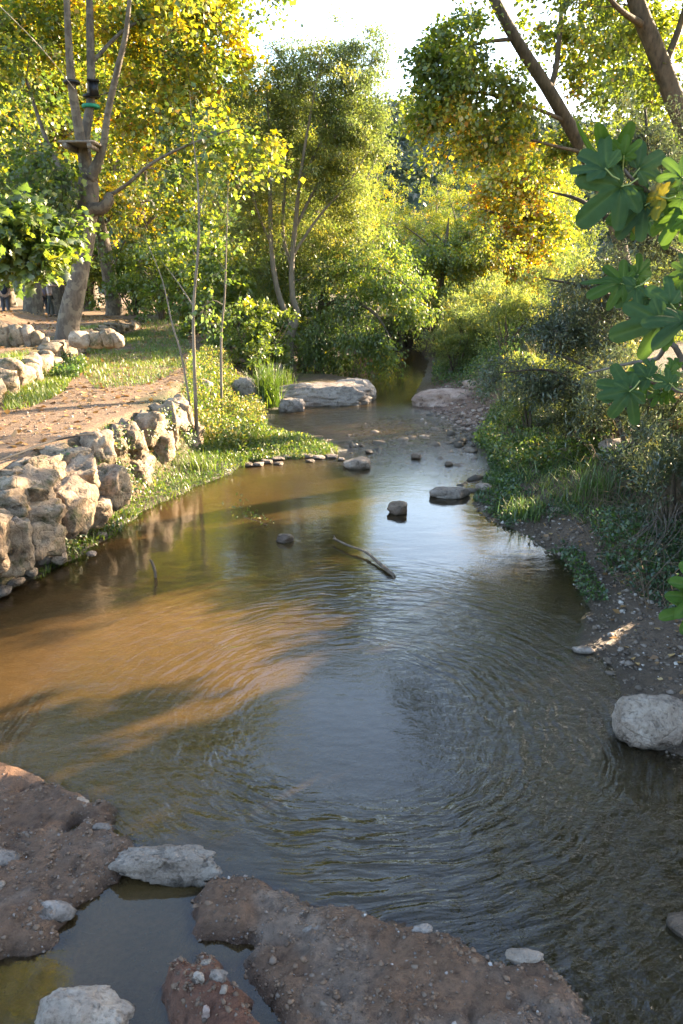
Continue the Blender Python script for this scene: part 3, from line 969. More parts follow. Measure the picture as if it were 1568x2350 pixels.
px_rock('boulder', 'rounded pale pinkish boulder at the water edge on the right', 'boulder', (1722, 1950, 1918, 2112), RK_PALE, 11, deep=.75, sink=0.12, chops=3, box=3.0, rough=0.10, sub=5, hscale=1.15)
px_rock('boulder', 'elongated pitted white rock lying across the end of the puddle', 'boulder', (328, 2380, 634, 2492), RK_PALE, 23, deep=0.5, sink=0.2, chops=5, box=2.6, rough=0.17, sub=5, rz=-0.05)
px_rock('boulder', 'pale peaked rock at the bottom left edge of the puddle', 'boulder', (95, 2790, 375, 2960), RK_PALE, 31, deep=0.9, sink=0.1, chops=9, box=3.0, rough=0.12, sub=5)
px_rock('boulder', 'dark angular brown rock standing in bright rippled midstream', 'boulder', (1086, 1402, 1152, 1448), RK_DARK, 41, deep=0.9, sink=0.2, chops=9, box=2.4, rough=0.08, sub=3)
px_rock('boulder', 'small reddish brown rock breaking the surface near the stick', 'boulder', (774, 1494, 826, 1528), RK_DARK, 43, deep=0.8, sink=0.3, chops=8, box=2.4, rough=0.08, sub=3)
px_rock('boulder', 'long flat brown rock lying in the shallows below the riffle', 'boulder', (1208, 1362, 1320, 1402), RK_RIVER, 47, deep=0.6, sink=0.2, chops=7, rough=0.1, sub=4, rz=0.1)
px_rock('boulder', 'cream rock at the tip of the grassy gravel spit', 'boulder', (966, 1280, 1040, 1320), RK_PALE, 53, deep=0.8, sink=0.2, chops=6, rough=0.14, sub=4)
px_rock('boulder', 'dark stone in the riffle beyond the standing rock', 'boulder', (1156, 1270, 1184, 1292), RK_DARK, 59, sub=3)
px_rock('boulder', 'small dark stone near the right edge of the riffle', 'boulder', (1250, 1294, 1272, 1310), RK_DARK, 61, sub=3)
px_rock('boulder', 'dark flat stone beside the cream rock on the spit', 'boulder', (1024, 1262, 1050, 1276), RK_DARK, 67, sub=3)
px_rock('boulder', 'tiny dark stone behind the cream rock in the riffle', 'boulder', (1008, 1246, 1024, 1257), RK_DARK, 71, sub=3)
px_rock('boulder', 'mossy stone among green weed at the far right of the riffle', 'boulder', (1366, 1186, 1400, 1214), RK_PALE, 73, z0=0.05, sub=3)
px_rock('boulder', 'grey stone beside the long brown rock on the right bank', 'boulder', (1334, 1352, 1392, 1384), RK_RIVER, 77, z0=0.02, sub=3)
px_rock('boulder', 'flat pale stone on the weedy right shore', 'boulder', (1546, 1424, 1582, 1440), RK_PALE, 79, z0=0.12, sub=3)
px_rock('boulder', 'white stone in grass above the right shore', 'boulder', (1526, 1312, 1552, 1326), RK_PALE, 83, z0=0.15, sub=3)
px_rock('boulder', 'smaller white stone left of its twin above the right shore', 'boulder', (1496, 1318, 1520, 1332), RK_PALE, 89, z0=0.15, sub=3)
px_rock('boulder', 'grey flat stone at the water edge above the large right boulder', 'boulder', (1610, 1816, 1668, 1838), RK_RIVER, 91, z0=0.0, sub=3)
px_rock('boulder', 'submerged looking tan stone in dark water by the lower right edge', 'boulder', (1782, 2352, 1880, 2420), RK_RIVER, 93, z0=-0.06, sink=0.4, sub=4, box=2.3, chops=3)
px_rock('boulder', 'mossy dark rock at the lower right corner of the stream', 'boulder', (1868, 2560, 1975, 2660), RK_DARK, 95, z0=-0.03, sub=4, hscale=.7)
px_rock('boulder', 'wet grey stone breaking the current by the ford', 'boulder', (1660, 2612, 1752, 2672), RK_RIVER, 97, z0=-0.07, sink=0.4, sub=4, hscale=.7)
ORD = ['first', 'second', 'third', 'fourth', 'fifth', 'sixth', 'seventh', 'eighth', 'ninth', 'tenth', 'eleventh', 'twelfth']
for i, b in enumerate(sorted([(108, 1545, 152, 1588), (145, 1548, 195, 1590), (0, 1606, 22, 1642), (25, 1622, 72, 1647), (40, 1588, 66, 1612), (74, 1588, 106, 1622), (270, 1494, 300, 1512), (245, 1546, 272, 1564), (-20, 1640, 36, 1676), (300, 1420, 330, 1436), (85, 1535, 112, 1556)])):
    px_rock('river_stone', ORD[i] + ' stone from the left at the foot of the streamside wall', 'stone', b, RK_PALE if i % 3 else RK_RIVER, 600 + i, z0=0.03, sub=3, box=3.0, chops=7, rough=.18, group='stones at the foot of the lower wall')
for i, b in enumerate(sorted([(712, 1296, 742, 1312), (735, 1288, 766, 1304), (760, 1280, 800, 1296), (788, 1274, 822, 1290), (815, 1270, 850, 1286), (845, 1272, 880, 1288), (880, 1278, 915, 1292), (915, 1274, 950, 1290), (948, 1284, 972, 1296), (690, 1300, 716, 1314), (770, 1296, 796, 1308), (860, 1290, 884, 1300)])):
    px_rock('river_stone', ORD[i] + ' cobble from the left in the line along the grassy spit', 'stone', b, RK_RIVER if i % 4 else RK_DARK, 640 + i, z0=0.0, sub=3, rough=.2, group='cobbles along the grassy spit')
# rock shelf that closes the far pool
px_rock('rock_shelf', 'long grey rock ledge reaching into the stream below the far pool', 'rock ledge', (770, 1062, 1042, 1142), RK_SHELF, 203, deep=0.55, sink=0.25, chops=5, box=3.6, rough=0.14, sub=5, rz=0.05, hscale=0.9)
px_rock('boulder', 'rounded grey head of the rock ledge at midstream', 'boulder', (944, 1054, 1052, 1128), RK_SHELF, 207, deep=0.8, sink=0.2, chops=6, rough=0.1, sub=4)
px_rock('boulder', 'low rubble rock at the near foot of the ledge', 'boulder', (776, 1112, 856, 1160), RK_SHELF, 211, deep=0.7, sink=0.25, chops=7, rough=0.13, sub=4)
px_rock('boulder', 'small brown stone wedged under the rock ledge', 'boulder', (966, 1106, 1010, 1136), RK_RIVER, 213, sub=3)
px_rock('boulder', 'pink clay ledge on the right shore opposite the grey ledge', 'rock ledge', (1166, 1066, 1372, 1150), RK_PINK, 217, deep=0.75, sink=0.3, chops=6, rough=0.16, sub=4, rz=0.3, hscale=.8)
px_rock('boulder', 'pink boulder behind the clay ledge on the right shore', 'boulder', (1300, 1062, 1362, 1096), RK_PINK, 219, z0=0.3, sub=3)
px_rock('boulder', 'grey upright boulder left of the grass tuft', 'boulder', (656, 1050, 722, 1140), RK_SHELF, 223, z0=0.4, deep=0.9, sink=0.2, sub=4)
px_rock('boulder', 'grey boulder beside the foot of the twin sapling', 'boulder', (552, 1060, 600, 1105), RK_SHELF, 227, z0=1.0, sub=3)
px_rock('boulder', 'pale leaning slab behind the grass tuft', 'boulder', (740, 1010, 800, 1066), RK_SHELF, 229, z0=0.5, deep=0.8, sub=4, sink=.3)
px_rock('boulder', 'weathered grey boulder on the right bank below the fig leaves', 'boulder', (1690, 1200, 1800, 1280), RK_SHELF, 231, z0=0.55, sub=4, hscale=.6)
px_rock('boulder', 'grey boulder under the fig at the right edge of the bank', 'boulder', (1800, 1190, 1900, 1270), RK_SHELF, 233, z0=0.6, sub=4)
px_rock('boulder', 'brown slab leaning on the right bank among ivy', 'boulder', (1560, 1230, 1640, 1290), RK_WALL, 235, z0=0.5, sub=4, hscale=.5)

# stones on the near mud bars
for i, (b, lab, mt_) in enumerate([
    ((198, 2236, 256, 2278), 'whitish stone on the left mud bank near the water', RK_PALE),
    ((262, 2308, 312, 2336), 'grey flat stone on the left mud bank above the puddle', RK_RIVER),
    ((-40, 2380, 60, 2440), 'mossy stone at the left edge of the mud bank', RK_RIVER),
    ((-30, 2475, 18, 2510), 'white stone cut by the left edge of the picture', RK_PALE),
    ((170, 2500, 256, 2560), 'grey slab leaning into the puddle from the left mud bank', RK_RIVER),
    ((60, 2530, 215, 2600), 'broad grey rock sunk in the left mud bank', RK_RIVER),
    ((566, 2694, 600, 2722), 'upper white pebble on the small mud island', RK_PALE),
    ((540, 2728, 578, 2764), 'large white pebble on the small mud island', RK_PALE),
    ((618, 2766, 644, 2792), 'white pebble on the right slope of the small mud island', RK_PALE),
    ((568, 2815, 592, 2862), 'reddish oblong pebble low on the small mud island', RK_PINK),
    ((108, 2610, 130, 2626), 'small white pebble on the left mud bank by the puddle', RK_PALE),
    ((110, 2626, 130, 2644), 'small round white pebble just below its twin on the left bank', RK_PALE),
    ((1222, 2624, 1244, 2642), 'small white pebble at the rim of the central mud bar', RK_PALE),
    ((1420, 2664, 1520, 2712), 'pale rounded stone at the right end of the central mud bar', RK_PALE),
    ((840, 2590, 900, 2622), 'grey stone bedded in the top of the central mud bar', RK_RIVER),
    ((1160, 2596, 1220, 2628), 'grey stone at the water rim of the central mud bar', RK_RIVER),
    ((590, 2720, 640, 2760), 'grey rock at the crest of the small mud island', RK_RIVER)]):
    z0 = 0.06 if i in (6, 7, 8, 9, 16) else 0.05
    dx, dy = F((b[0] + b[2]) / 2, b[3])
    q = W(dx, dy, 0.06)
    z0 = max(gz(q[0], q[1]), -0.02)
    px_rock('pebble' if b[2] - b[0] < 40 else 'stone', lab, 'pebble' if b[2] - b[0] < 40 else 'stone', b, mt_, 700 + i, z0=z0 - 0.01, sub=3, box=3.2, chops=6, deep=0.9, rough=.2, hscale=.75, sink=.3)
rs = np.random.default_rng(12)
def scatter_poly(poly, n, rng):
    poly = np.asarray(poly)[:, :2]
    lo, hi = poly.min(0), poly.max(0)
    out = np.zeros((0, 2))
    while len(out) < n:
        q = rng.uniform(lo, hi, (n * 3 + 20, 2))
        q = q[sdist(poly, q[:, 0], q[:, 1]) < 0]
        out = np.concatenate([out, q])
    return out[:n]

def gravel(name, label, polys, n, size, seed, colstops, zmin=-0.03, patch=None, sunk=.12):
    rng = np.random.default_rng(seed)
    V0, F0 = ico(1)
    VV, FF, TT = [], [], []
    base = 0
    area = np.array([abs(np.sum(np.roll(p[:, 0], 1) * p[:, 1] - p[:, 0] * np.roll(p[:, 1], 1))) for p in [np.asarray(p) for p in polys]])
    pts = np.concatenate([scatter_poly(p, int(n * a / area.sum()) + 1, rng) for p, a in zip(polys, area)])
    zz = ground_h(pts[:, 0], pts[:, 1])
    ok = zz > zmin
    if patch is not None:
        ok &= n2(pts[:, 0], pts[:, 1], 4.5, 3, seed + 50) > patch + .18 * rng.normal(size=len(pts))
    pts, zz = pts[ok], zz[ok]
    m = len(pts)
    s = size[0] * (size[1] / size[0]) ** (rng.uniform(0, 1, m) ** 2.2)
    jit = 1 + 0.28 * rng.normal(size=(m, len(V0), 1))
    ax = np.stack([rng.uniform(.7, 1.3, m), rng.uniform(.7, 1.3, m), rng.uniform(.4, .8, m)], 1)
    V = V0[None] * jit * (ax * s[:, None] / 2)[:, None, :]
    a = rng.uniform(0, 6.28, m); ca, sa = np.cos(a), np.sin(a)
    X = V[:, :, 0] * ca[:, None] - V[:, :, 1] * sa[:, None]; Y = V[:, :, 0] * sa[:, None] + V[:, :, 1] * ca[:, None]
    V = np.stack([X + pts[:, 0:1], Y + pts[:, 1:2], V[:, :, 2] + (zz + s * sunk)[:, None]], -1)
    Fa = (np.arange(m) * len(V0))[:, None, None] + F0[None]
    me = np_mesh(name, V.reshape(-1, 3), Fa.reshape(-1, 3), {'tint': ('FLOAT', np.repeat(rng.uniform(0, 1, m), len(V0)))})
    mt, nt, out = new_mat(name + '_stone')
    at = nd(nt, 'Attribute', attribute_name='tint')
    c = ramp(nt, at.outputs['Fac'], colstops)
    p = nd(nt, 'BsdfPrincipled', {'Base Color': c, 'Roughness': 0.7})
    nt.links.new(p.outputs[0], out.inputs[0])
    return tag(link(name, me, mt), label, 'gravel', kind='stuff')

MUDST = [(0, (0.08, 0.05, 0.035)), (0.6, (0.17, 0.115, 0.08)), (0.93, (0.26, 0.20, 0.165)), (1, (0.52, 0.47, 0.43))]
gravel('mud_crumbs', 'crumbled crust of the near mud bars', MUD, 17000, (0.006, 0.032), 4, [(0, (0.075, 0.045, 0.028)), (0.4, (0.15, 0.09, 0.055)), (0.75, (0.20, 0.12, 0.072)), (1, (0.16, 0.125, 0.10))], patch=-0.05, sunk=-.22)
gravel('mud_gravel', 'fine grit and pebbles bedded in the near mud bars', MUD, 900, (0.004, 0.022), 5, MUDST)
RB = [W(*p, 0.1) for p in [(1085, 1150), (1130, 1195), (1210, 1230), (1290, 1285), (1352, 1400), (1330, 1475), (1400, 1530), (1430, 1650), (1600, 1740), (1900, 1600), (1750, 1350), (1500, 1250), (1350, 1180), (1200, 1120), (1120, 1090)]]
gravel('shore_gravel', 'mixed gravel of the right shore', [np.array(RB)], 3800, (0.012, 0.06), 6, [(0, (0.06, 0.042, 0.03)), (0.6, (0.13, 0.095, 0.068)), (0.93, (0.24, 0.19, 0.155)), (1, (0.46, 0.41, 0.36))])
gravel('clay_gravel', 'pinkish rubble on the clay slope right of the riffle', [np.array([W(*p, .15) for p in [(960, 915), (1050, 962), (1110, 1000), (1160, 960), (1100, 890), (1000, 885)]])], 1500, (.02, .14), 14, [(0, (.10, .065, .05)), (.6, (.22, .15, .12)), (1, (.42, .33, .28))])
PATH = [np.array([np.interp(y, L1Y, L1X) - .2, y]) for y in np.linspace(4, 24, 12)] + [np.array([np.interp(y, L2Y, L2X) + .3, y]) for y in np.linspace(24, 4, 12)]
gravel('path_gravel', 'loose pale gravel on the earth path', [np.array(PATH)], 2600, (0.012, 0.05), 8, [(0, (0.14, 0.09, 0.06)), (0.5, (0.25, 0.17, 0.115)), (1, (0.5, 0.42, 0.34))])
RIF = [W(*p) for p in [(800, 1040), (800, 980), (900, 945), (1000, 945), (1080, 1000), (1110, 1080), (1080, 1130), (960, 1075)]]
gravel('riffle_gravel', 'cobbles lying under the shallow riffle', [np.array(RIF)], 520, (0.05, 0.26), 9, [(0, (0.05, 0.04, 0.03)), (.8, (0.18, 0.135, 0.10)), (1, (.4, .34, .29))], zmin=-0.5)

# ------------------------------------------------------------------ trees
def P4(dx, dy, Y, r):
    p = TP(dx, dy, Y)
    return [p[0], p[1], p[2], r]

def on_ground(x, y):
    return np.array([x, y, gz(x, y)])

SP_PLANE = dict(n=145, size=0.13, asp=0.95, twigs=9, lift=0.1, sag=0.3, droop=0.5, tvar=0.13)
rg = np.random.default_rng(101)
# big plane tree by the path
b = on_ground(*TP(152, 772, 19.6)[:2])
trunk = [[b[0], b[1], b[2] - .2, .34], [*TP(156, 750, 19.6), .28], P4(178, 650, 19.6, 0.231), P4(194, 560, 19.7, 0.224), P4(202, 490, 19.7, 0.231), P4(203, 430, 19.7, 0.238), P4(200, 390, 19.7, 0.182)]
limbs = [[P4(200, 400, 19.7, 0.154), P4(184, 310, 19.6, 0.119), P4(166, 200, 19.5, 0.098), P4(158, 90, 19.5, 0.084), P4(150, -80, 19.5, 0.056), P4(140, -260, 19.6, 0.028)],
         [P4(203, 400, 19.8, 0.147), P4(196, 320, 19.9, 0.119), P4(210, 220, 20.0, 0.098), P4(208, 90, 20.1, 0.091), P4(206, -60, 20.2, 0.063), P4(215, -250, 20.3, 0.028)],
         [P4(208, 410, 19.6, 0.140), P4(236, 340, 19.5, 0.091), P4(250, 250, 19.4, 0.077), P4(270, 160, 19.3, 0.070), P4(292, 60, 19.2, 0.056), P4(306, -120, 19.0, 0.028)],
         [P4(205, 480, 19.6, 0.154), P4(235, 478, 19.4, 0.140), P4(250, 462, 19.3, 0.119), P4(252, 445, 19.3, 0.091)],
         [P4(240, 455, 19.4, 0.049), P4(290, 425, 19.3, 0.042), P4(360, 368, 19.0, 0.035), P4(470, 318, 18.7, 0.021), P4(560, 290, 18.5, 0.010)],
         [P4(196, 440, 19.8, 0.091), P4(150, 400, 20.2, 0.070), P4(110, 330, 20.8, 0.056), P4(60, 180, 21.2, 0.035)],
         [P4(205, 150, 20.1, 0.049), P4(300, 60, 21, 0.042), P4(400, 35, 21.4, 0.035), P4(540, 60, 21.8, 0.014)]]
C = ell_clumps([E(110, 90, 22.5, 190, 170, 46, .46), E(330, 130, 22.3, 190, 140, 46, .50), E(470, 30, 21.5, 120, 90, 26, .48), E(200, -200, 21, 330, 210, 70, .45),
                E(80, 400, 21.8, 120, 80, 22, .2), E(130, 420, 19.0, 70, 60, 8, .18), E(390, 260, 21.6, 120, 90, 22, .42), E(470, 330, 19.2, 110, 50, 12, .28)], rg, (0.5, .12), (.5, .95))
plane_big = tree('plane_tree', 'tall leaning plane tree carrying a wooden platform beside the path wall', 'tree', b, trunk, limbs, C, SP_PLANE, LM_PLANE, BK_PLANE, rg, twig_r=0.022, lump=0.14, sides=14, show=[0, 1, 2, 3], gap=.024)

# background plane trees on the terrace
def bg_plane(seed, name, tintb, lean=0.0, nclump=150):
    r = np.random.default_rng(seed)
    trunk = [[0, 0, -.3, .52], [0.05, 0, .5, .42], [.1 + lean * .4, .05, 2.6, .36], [.05 + lean, 0, 4.8, .33]]
    limbs = []
    tx = .05 + lean
    for k in range(6):
        a = k * 1.05 + r.uniform(-.3, .3)
        e = r.uniform(1.3, 2.6); top = r.uniform(10.5, 15)
        limbs.append([[tx, 0, 4.3 + .15 * k, .20], [tx + .45 * e * math.cos(a), .45 * e * math.sin(a), 6.3, .15], [tx + .75 * e * math.cos(a), .75 * e * math.sin(a), 9, .11], [tx + e * 1.2 * math.cos(a), e * 1.2 * math.sin(a), top, .03]])
    for k in range(3):
        a = k * 2.1 + .5
        limbs.append([[tx, 0, 4.0, .12], [tx + 1.6 * math.cos(a), 1.6 * math.sin(a), 5.2, .09], [tx + 3.6 * math.cos(a), 3.6 * math.sin(a), 5.6, .03]])
    C = ell_clumps([[tx, 0, 9.6, 4.3, 4.3, 5.0, nclump], [tx + .5, 0, 5.6, 4.6, 4.6, 1.6, nclump // 4], [tx, 0, 13.5, 2.6, 2.6, 2.2, nclump // 6]], r, (tintb, .13), (.6, 1.1))
    sp = dict(SP_PLANE); sp['size'] = 0.165; sp['n'] = 105
    return tree(name, 'x', 'tree', (0, 0, 0), trunk, limbs, C, sp, LM_PLANE, BK_PLANE, r, group='plane trees of the riverside terrace', lump=.12, sides=10, twig_r=.03, twig_mesh=False)
pA = bg_plane(201, 'plane_tree', .37)
pB = bg_plane(202, 'plane_tree', .45, lean=-.5)
place = [(pA, (75, 709), 34.0, 0.4, 1.0, 'plane tree with broad trunk behind the masked walker'),
         (pB, (136, 700), 37.0, 2.0, 1.0, 'thick plane trunk being hugged behind the big leaning plane'),
         (pB, (258, 690), 38.0, 0.2, 0.95, 'plane tree with curved trunk right of the big leaning plane'),
         (pA, (330, 640), 44.0, 1.6, 1.05, 'yellow plane tree whose pale trunk shows above the hazel shrubs'),
         (pB, (378, 640), 49.0, 3.6, 1.1, 'yellow plane tree at the right end of the far row'),
         (pA, (-60, 690), 31.0, 4.4, 1.0, 'plane tree just outside the left edge of the terrace'),
         (pA, (20, 690), 50.0, 2.6, 1.1, 'far plane tree seen between the terrace trunks at left'),
         (pB, (210, 690), 52.0, 5.0, 1.15, 'far golden plane tree glimpsed under the arched trunk'),
         (pB, (480, 640), 50.0, 1.0, 0.95, 'golden plane tree behind the tall sapling')]
usedA = set()
for src, (dx, dy), Y, rz, s, lab in place:
    q = TP(dx, dy, Y)
    loc = (q[0], Y, gz(q[0], Y) - .05)
    if src.name not in usedA:
        usedA.add(src.name); src.location = loc; src.rotation_euler = (0, 0, rz); src.scale = (s, s, s); src['label'] = lab
    else:
        copy_thing(src, loc, rz, s, lab)

# near plane branch hanging in from the left: tree stands left of the view
rg = np.random.default_rng(111)
b = on_ground(-8.9, 13.6)
trunk = [[b[0], b[1], b[2] - .2, .36], [b[0], b[1], 3.0, .28], [b[0] + .1, b[1] + .2, 5.5, .22], [b[0], b[1], 9, .12], [b[0] + .3, b[1], 12.5, .04]]
limbs = [[[b[0], b[1], 3.6, .10], [-7.4, 14.2, 4.4, .07], *[P4(20, 520, 14.4, .04), P4(90, 545, 14.5, .025), P4(165, 590, 14.6, .012)]],
         [[b[0], b[1], 3.0, .08], [-7.6, 14.4, 3.6, .05], P4(0, 600, 14.8, .03), P4(110, 610, 14.9, .012)]]
for k in range(5):
    a = k * 1.25
    limbs.append([[b[0], b[1], 5 + .5 * k, .13], [b[0] + 1.2 * math.cos(a), b[1] + 1.2 * math.sin(a), 7 + .4 * k, .08], [b[0] + 2.8 * math.cos(a), b[1] + 2.8 * math.sin(a), 9 + .5 * k, .02]])
C1 = ell_clumps([E(50, 525, 14.4, 100, 50, 24, .26, .9), E(110, 560, 14.6, 50, 28, 9, .32, .6), E(10, 480, 14.6, 70, 50, 10, .24, .7), E(20, 570, 14.8, 60, 26, 8, .33, .6)], rg, (.35, .10), (.28, .5))
C2 = ell_clumps([[-9.2, 13.2, 9.5, 3.3, 3.3, 3.6, 95, .42]], rg, (.45, .12), (.5, .9))
C2 = C2[~((C2[:, 0] > -7.8) & (C2[:, 2] < 8.5))]
sp1 = dict(n=75, size=0.145, asp=1.0, twigs=8, lift=0, sag=.5, droop=.55, tvar=.12, tpl=LOBE)
root = tree('plane_tree', 'plane tree reaching in from the left with large sunlit lobed leaves', 'tree', b, trunk, limbs, np.concatenate([C1, C2]), sp1, LM_PLANE, BK_PLANE, rg, twig_r=.012)
V, Fa, ti, _ = foliage(C2, dict(SP_PLANE, n=120), rg)
me = np_mesh('crown', V - np.asarray(b), Fa, {'tint': ('FLOAT', ti)})
tag(link('crown', me, LM_PLANE, root), kind='stuff')

# forked ash in the middle
rg = np.random.default_rng(121)
b = on_ground(*TP(660, 808, 24.0)[:2])
trunk = [[b[0], b[1], b[2] - .2, .21], P4(663, 780, 24, .17), P4(674, 744, 24, .16), P4(676, 735, 24, .13)]
limbs = [[P4(674, 748, 24, .10), P4(648, 700, 24, .09), P4(630, 630, 24, .08), P4(622, 540, 24, .07), P4(620, 430, 24.1, .055), P4(618, 300, 24.2, .03), P4(610, 180, 24.3, .012)],
         [P4(676, 740, 24, .12), P4(682, 715, 24, .10), P4(672, 680, 24, .09), P4(670, 600, 24, .085), P4(680, 500, 23.9, .07), P4(690, 400, 23.8, .05), P4(715, 250, 23.7, .03), P4(740, 110, 23.6, .01)],
         [P4(672, 620, 24, .06), P4(650, 540, 24.2, .05), P4(655, 420, 24.4, .04), P4(665, 280, 24.6, .02)],
         [P4(680, 520, 24, .05), P4(720, 440, 24.2, .04), P4(770, 350, 24.4, .03), P4(810, 200, 24.6, .012)],
         [P4(676, 580, 24, .05), P4(730, 500, 23.8, .035), P4(800, 420, 23.6, .02), P4(850, 340, 23.5, .01)],
         [P4(622, 560, 24, .04), P4(590, 480, 24, .03), P4(570, 380, 24, .015)],
         [P4(690, 420, 24, .04), P4(745, 300, 24.4, .03), P4(770, 150, 24.5, .012)]]
C = ell_clumps([E(725, 190, 24.3, 120, 85, 84, .32), E(625, 270, 24.5, 90, 110, 84, .32), E(780, 290, 24.3, 80, 115, 80, .36), E(690, 390, 24.5, 140, 120, 110, .46), E(610, 510, 24.7, 95, 110, 70, .48),
                E(785, 450, 24.6, 65, 90, 44, .5), E(815, 125, 24.3, 45, 50, 12, .3), E(850, 180, 24.3, 30, 50, 6, .3), E(740, 560, 25.2, 120, 80, 32, .55), E(640, 620, 24.7, 80, 60, 30, .5), E(565, 400, 24.7, 45, 80, 24, .4), E(850, 330, 24.4, 35, 60, 14, .36)], rg, (.4, .13), (.4, .7))
tree('ash_tree', 'feathery ash tree with forked trunk in the centre of the far bank', 'tree', b, trunk, limbs, C, dict(n=200, size=.10, asp=.36, twigs=10, lift=.25, sag=.25, droop=.5, tvar=.14), LM_ASH, BK_GREY, rg, twig_r=.014, show=[0, 1], gap=.010)

# box elder drooping over the far pool
rg = np.random.default_rng(131)
b = on_ground(*TP(735, 815, 26.5)[:2])
trunk = [[b[0], b[1], b[2] - .2, .2], P4(735, 740, 26.3, .16), P4(750, 660, 26, .13), P4(770, 600, 25.8, .08)]
limbs = [[P4(748, 665, 26, .09), P4(800, 620, 25.3, .07), P4(880, 620, 24.6, .05), P4(950, 670, 24, .02)],
         [P4(740, 700, 26, .08), P4(800, 690, 24.8, .06), P4(860, 720, 24, .04), P4(900, 780, 23.5, .015)],
         [P4(752, 650, 26, .08), P4(700, 620, 25.5, .05), P4(640, 640, 25, .02)],
         [P4(765, 610, 26, .07), P4(800, 580, 26, .05), P4(850, 570, 26, .02)]]
C = ell_clumps([E(830, 650, 25.0, 120, 80, 48, .5), E(900, 640, 24.6, 80, 60, 30, .55), E(935, 710, 24.3, 50, 50, 16, .62), E(770, 740, 24.6, 90, 60, 34, .35), E(840, 775, 23.9, 70, 50, 26, .48), E(740, 800, 24.2, 60, 30, 14, .4),
                E(880, 810, 23.6, 30, 22, 7, .7), E(720, 650, 25.6, 100, 80, 30, .4), E(800, 570, 26.2, 80, 50, 24, .6), E(790, 820, 24.6, 50, 20, 8, .35)], rg, (.45, .12), (.35, .6))
tree('box_elder_tree', 'leafy box elder drooping its green branches over the far pool', 'tree', b, trunk, limbs, C, dict(n=120, size=.105, asp=.5, twigs=8, lift=-.1, sag=.5, droop=.8, tvar=.15), LM_GREEN, BK_BROWN, rg, twig_r=.014)

# slender yellow-green tree right of the pool head
rg = np.random.default_rng(141)
b = on_ground(*TP(1003, 755, 30.5)[:2])
trunk = [[b[0], b[1], b[2] - .2, .14], P4(1003, 735, 30.5, .12), P4(1012, 660, 30.5, .11), P4(1020, 590, 30.5, .09), P4(1026, 540, 30.5, .06), P4(1030, 500, 30.5, .02)]
limbs = [[P4(1018, 620, 30.5, .06), P4(980, 560, 30, .04), P4(930, 520, 29.5, .015)], [P4(1020, 600, 30.5, .06), P4(1070, 540, 30.8, .04), P4(1130, 520, 31, .015)], [P4(1022, 560, 30.5, .05), P4(990, 530, 31, .02)]]
C = ell_clumps([E(1040, 575, 30.5, 100, 45, 40, .55), E(1090, 600, 30.3, 90, 50, 32, .62), E(960, 590, 30, 70, 60, 22, .45), E(1000, 640, 30.2, 90, 40, 18, .5)], rg, (.55, .13), (.4, .65))
tree('alder_tree', 'slender yellow green tree at the head of the far pool', 'tree', b, trunk, limbs, C, dict(n=180, size=.11, asp=.6, twigs=9, lift=.1, sag=.2, tvar=.14), LM_YGREEN, BK_BROWN, rg, twig_r=.016)

# willow-like trees filling the valley behind
def willow(seed):
    r = np.random.default_rng(seed)
    trunk = [[0, 0, -.3, .22], [0, 0, 1, .18], [.1, .1, 3, .14], [0, .2, 5.5, .08], [.1, .1, 8.2, .02]]
    limbs = []
    for k in range(9):
        a = k * 0.72; e = r.uniform(1.0, 2.2)
        limbs.append([[0.05, .05, 1.2 + .3 * k, .09], [.5 * e * math.cos(a), .5 * e * math.sin(a), 3.2 + .35 * k, .05], [e * math.cos(a), e * math.sin(a), 5.0 + .4 * k, .012]])
    C = ell_clumps([[0, 0, 4.2, 2.5, 2.5, 2.9, 105, .5], [0, 0, 7.0, 1.5, 1.5, 2.0, 36, .6], [0, 0, 1.8, 2.2, 2.2, 1.3, 30, .35]], r, (.5, .12), (.45, .8))
    return tree('willow_tree', 'x', 'tree', (0, 0, 0), trunk, limbs, C, dict(n=170, size=.13, asp=.34, twigs=9, lift=.35, sag=.1, droop=.1, tvar=.14), LM_YGREEN, BK_GREY, r, group='willows behind the far pool', twig_r=.02, twig_mesh=False)
wA = willow(151)
wl = [((925, 720), 36, 0.3, .68, 'bright willow just behind the box elder'), ((1000, 700), 41, 2.1, .74, 'tall pale willow below the hillside'), ((1065, 690), 38, 3.3, .70, 'willow left of the orange plane'),
      ((860, 720), 44, 4.2, .85, 'willow behind the ash crown'), ((1130, 690), 46, 5.2, .80, 'willow behind the orange plane'), ((780, 730), 40, 1.2, 1.0, 'willow between the ash and the golden planes'),
      ((560, 720), 38, 2.6, 1.05, 'willow behind the tall sapling at the path end'), ((680, 730), 43, .9, 1.1, 'willow directly behind the forked ash'), ((1250, 690), 40, 4.8, .9, 'willow behind the fence posts')]
for i, ((dx, dy), Y, rz, s, lab) in enumerate(wl):
    q = TP(dx, dy, Y); loc = (q[0], Y, gz(q[0], Y) - .05)
    if i == 0:
        wA.location = loc; wA.rotation_euler = (0, 0, rz); wA.scale = (s, s, s); wA['label'] = lab
    else:
        copy_thing(wA, loc, rz, s, lab)

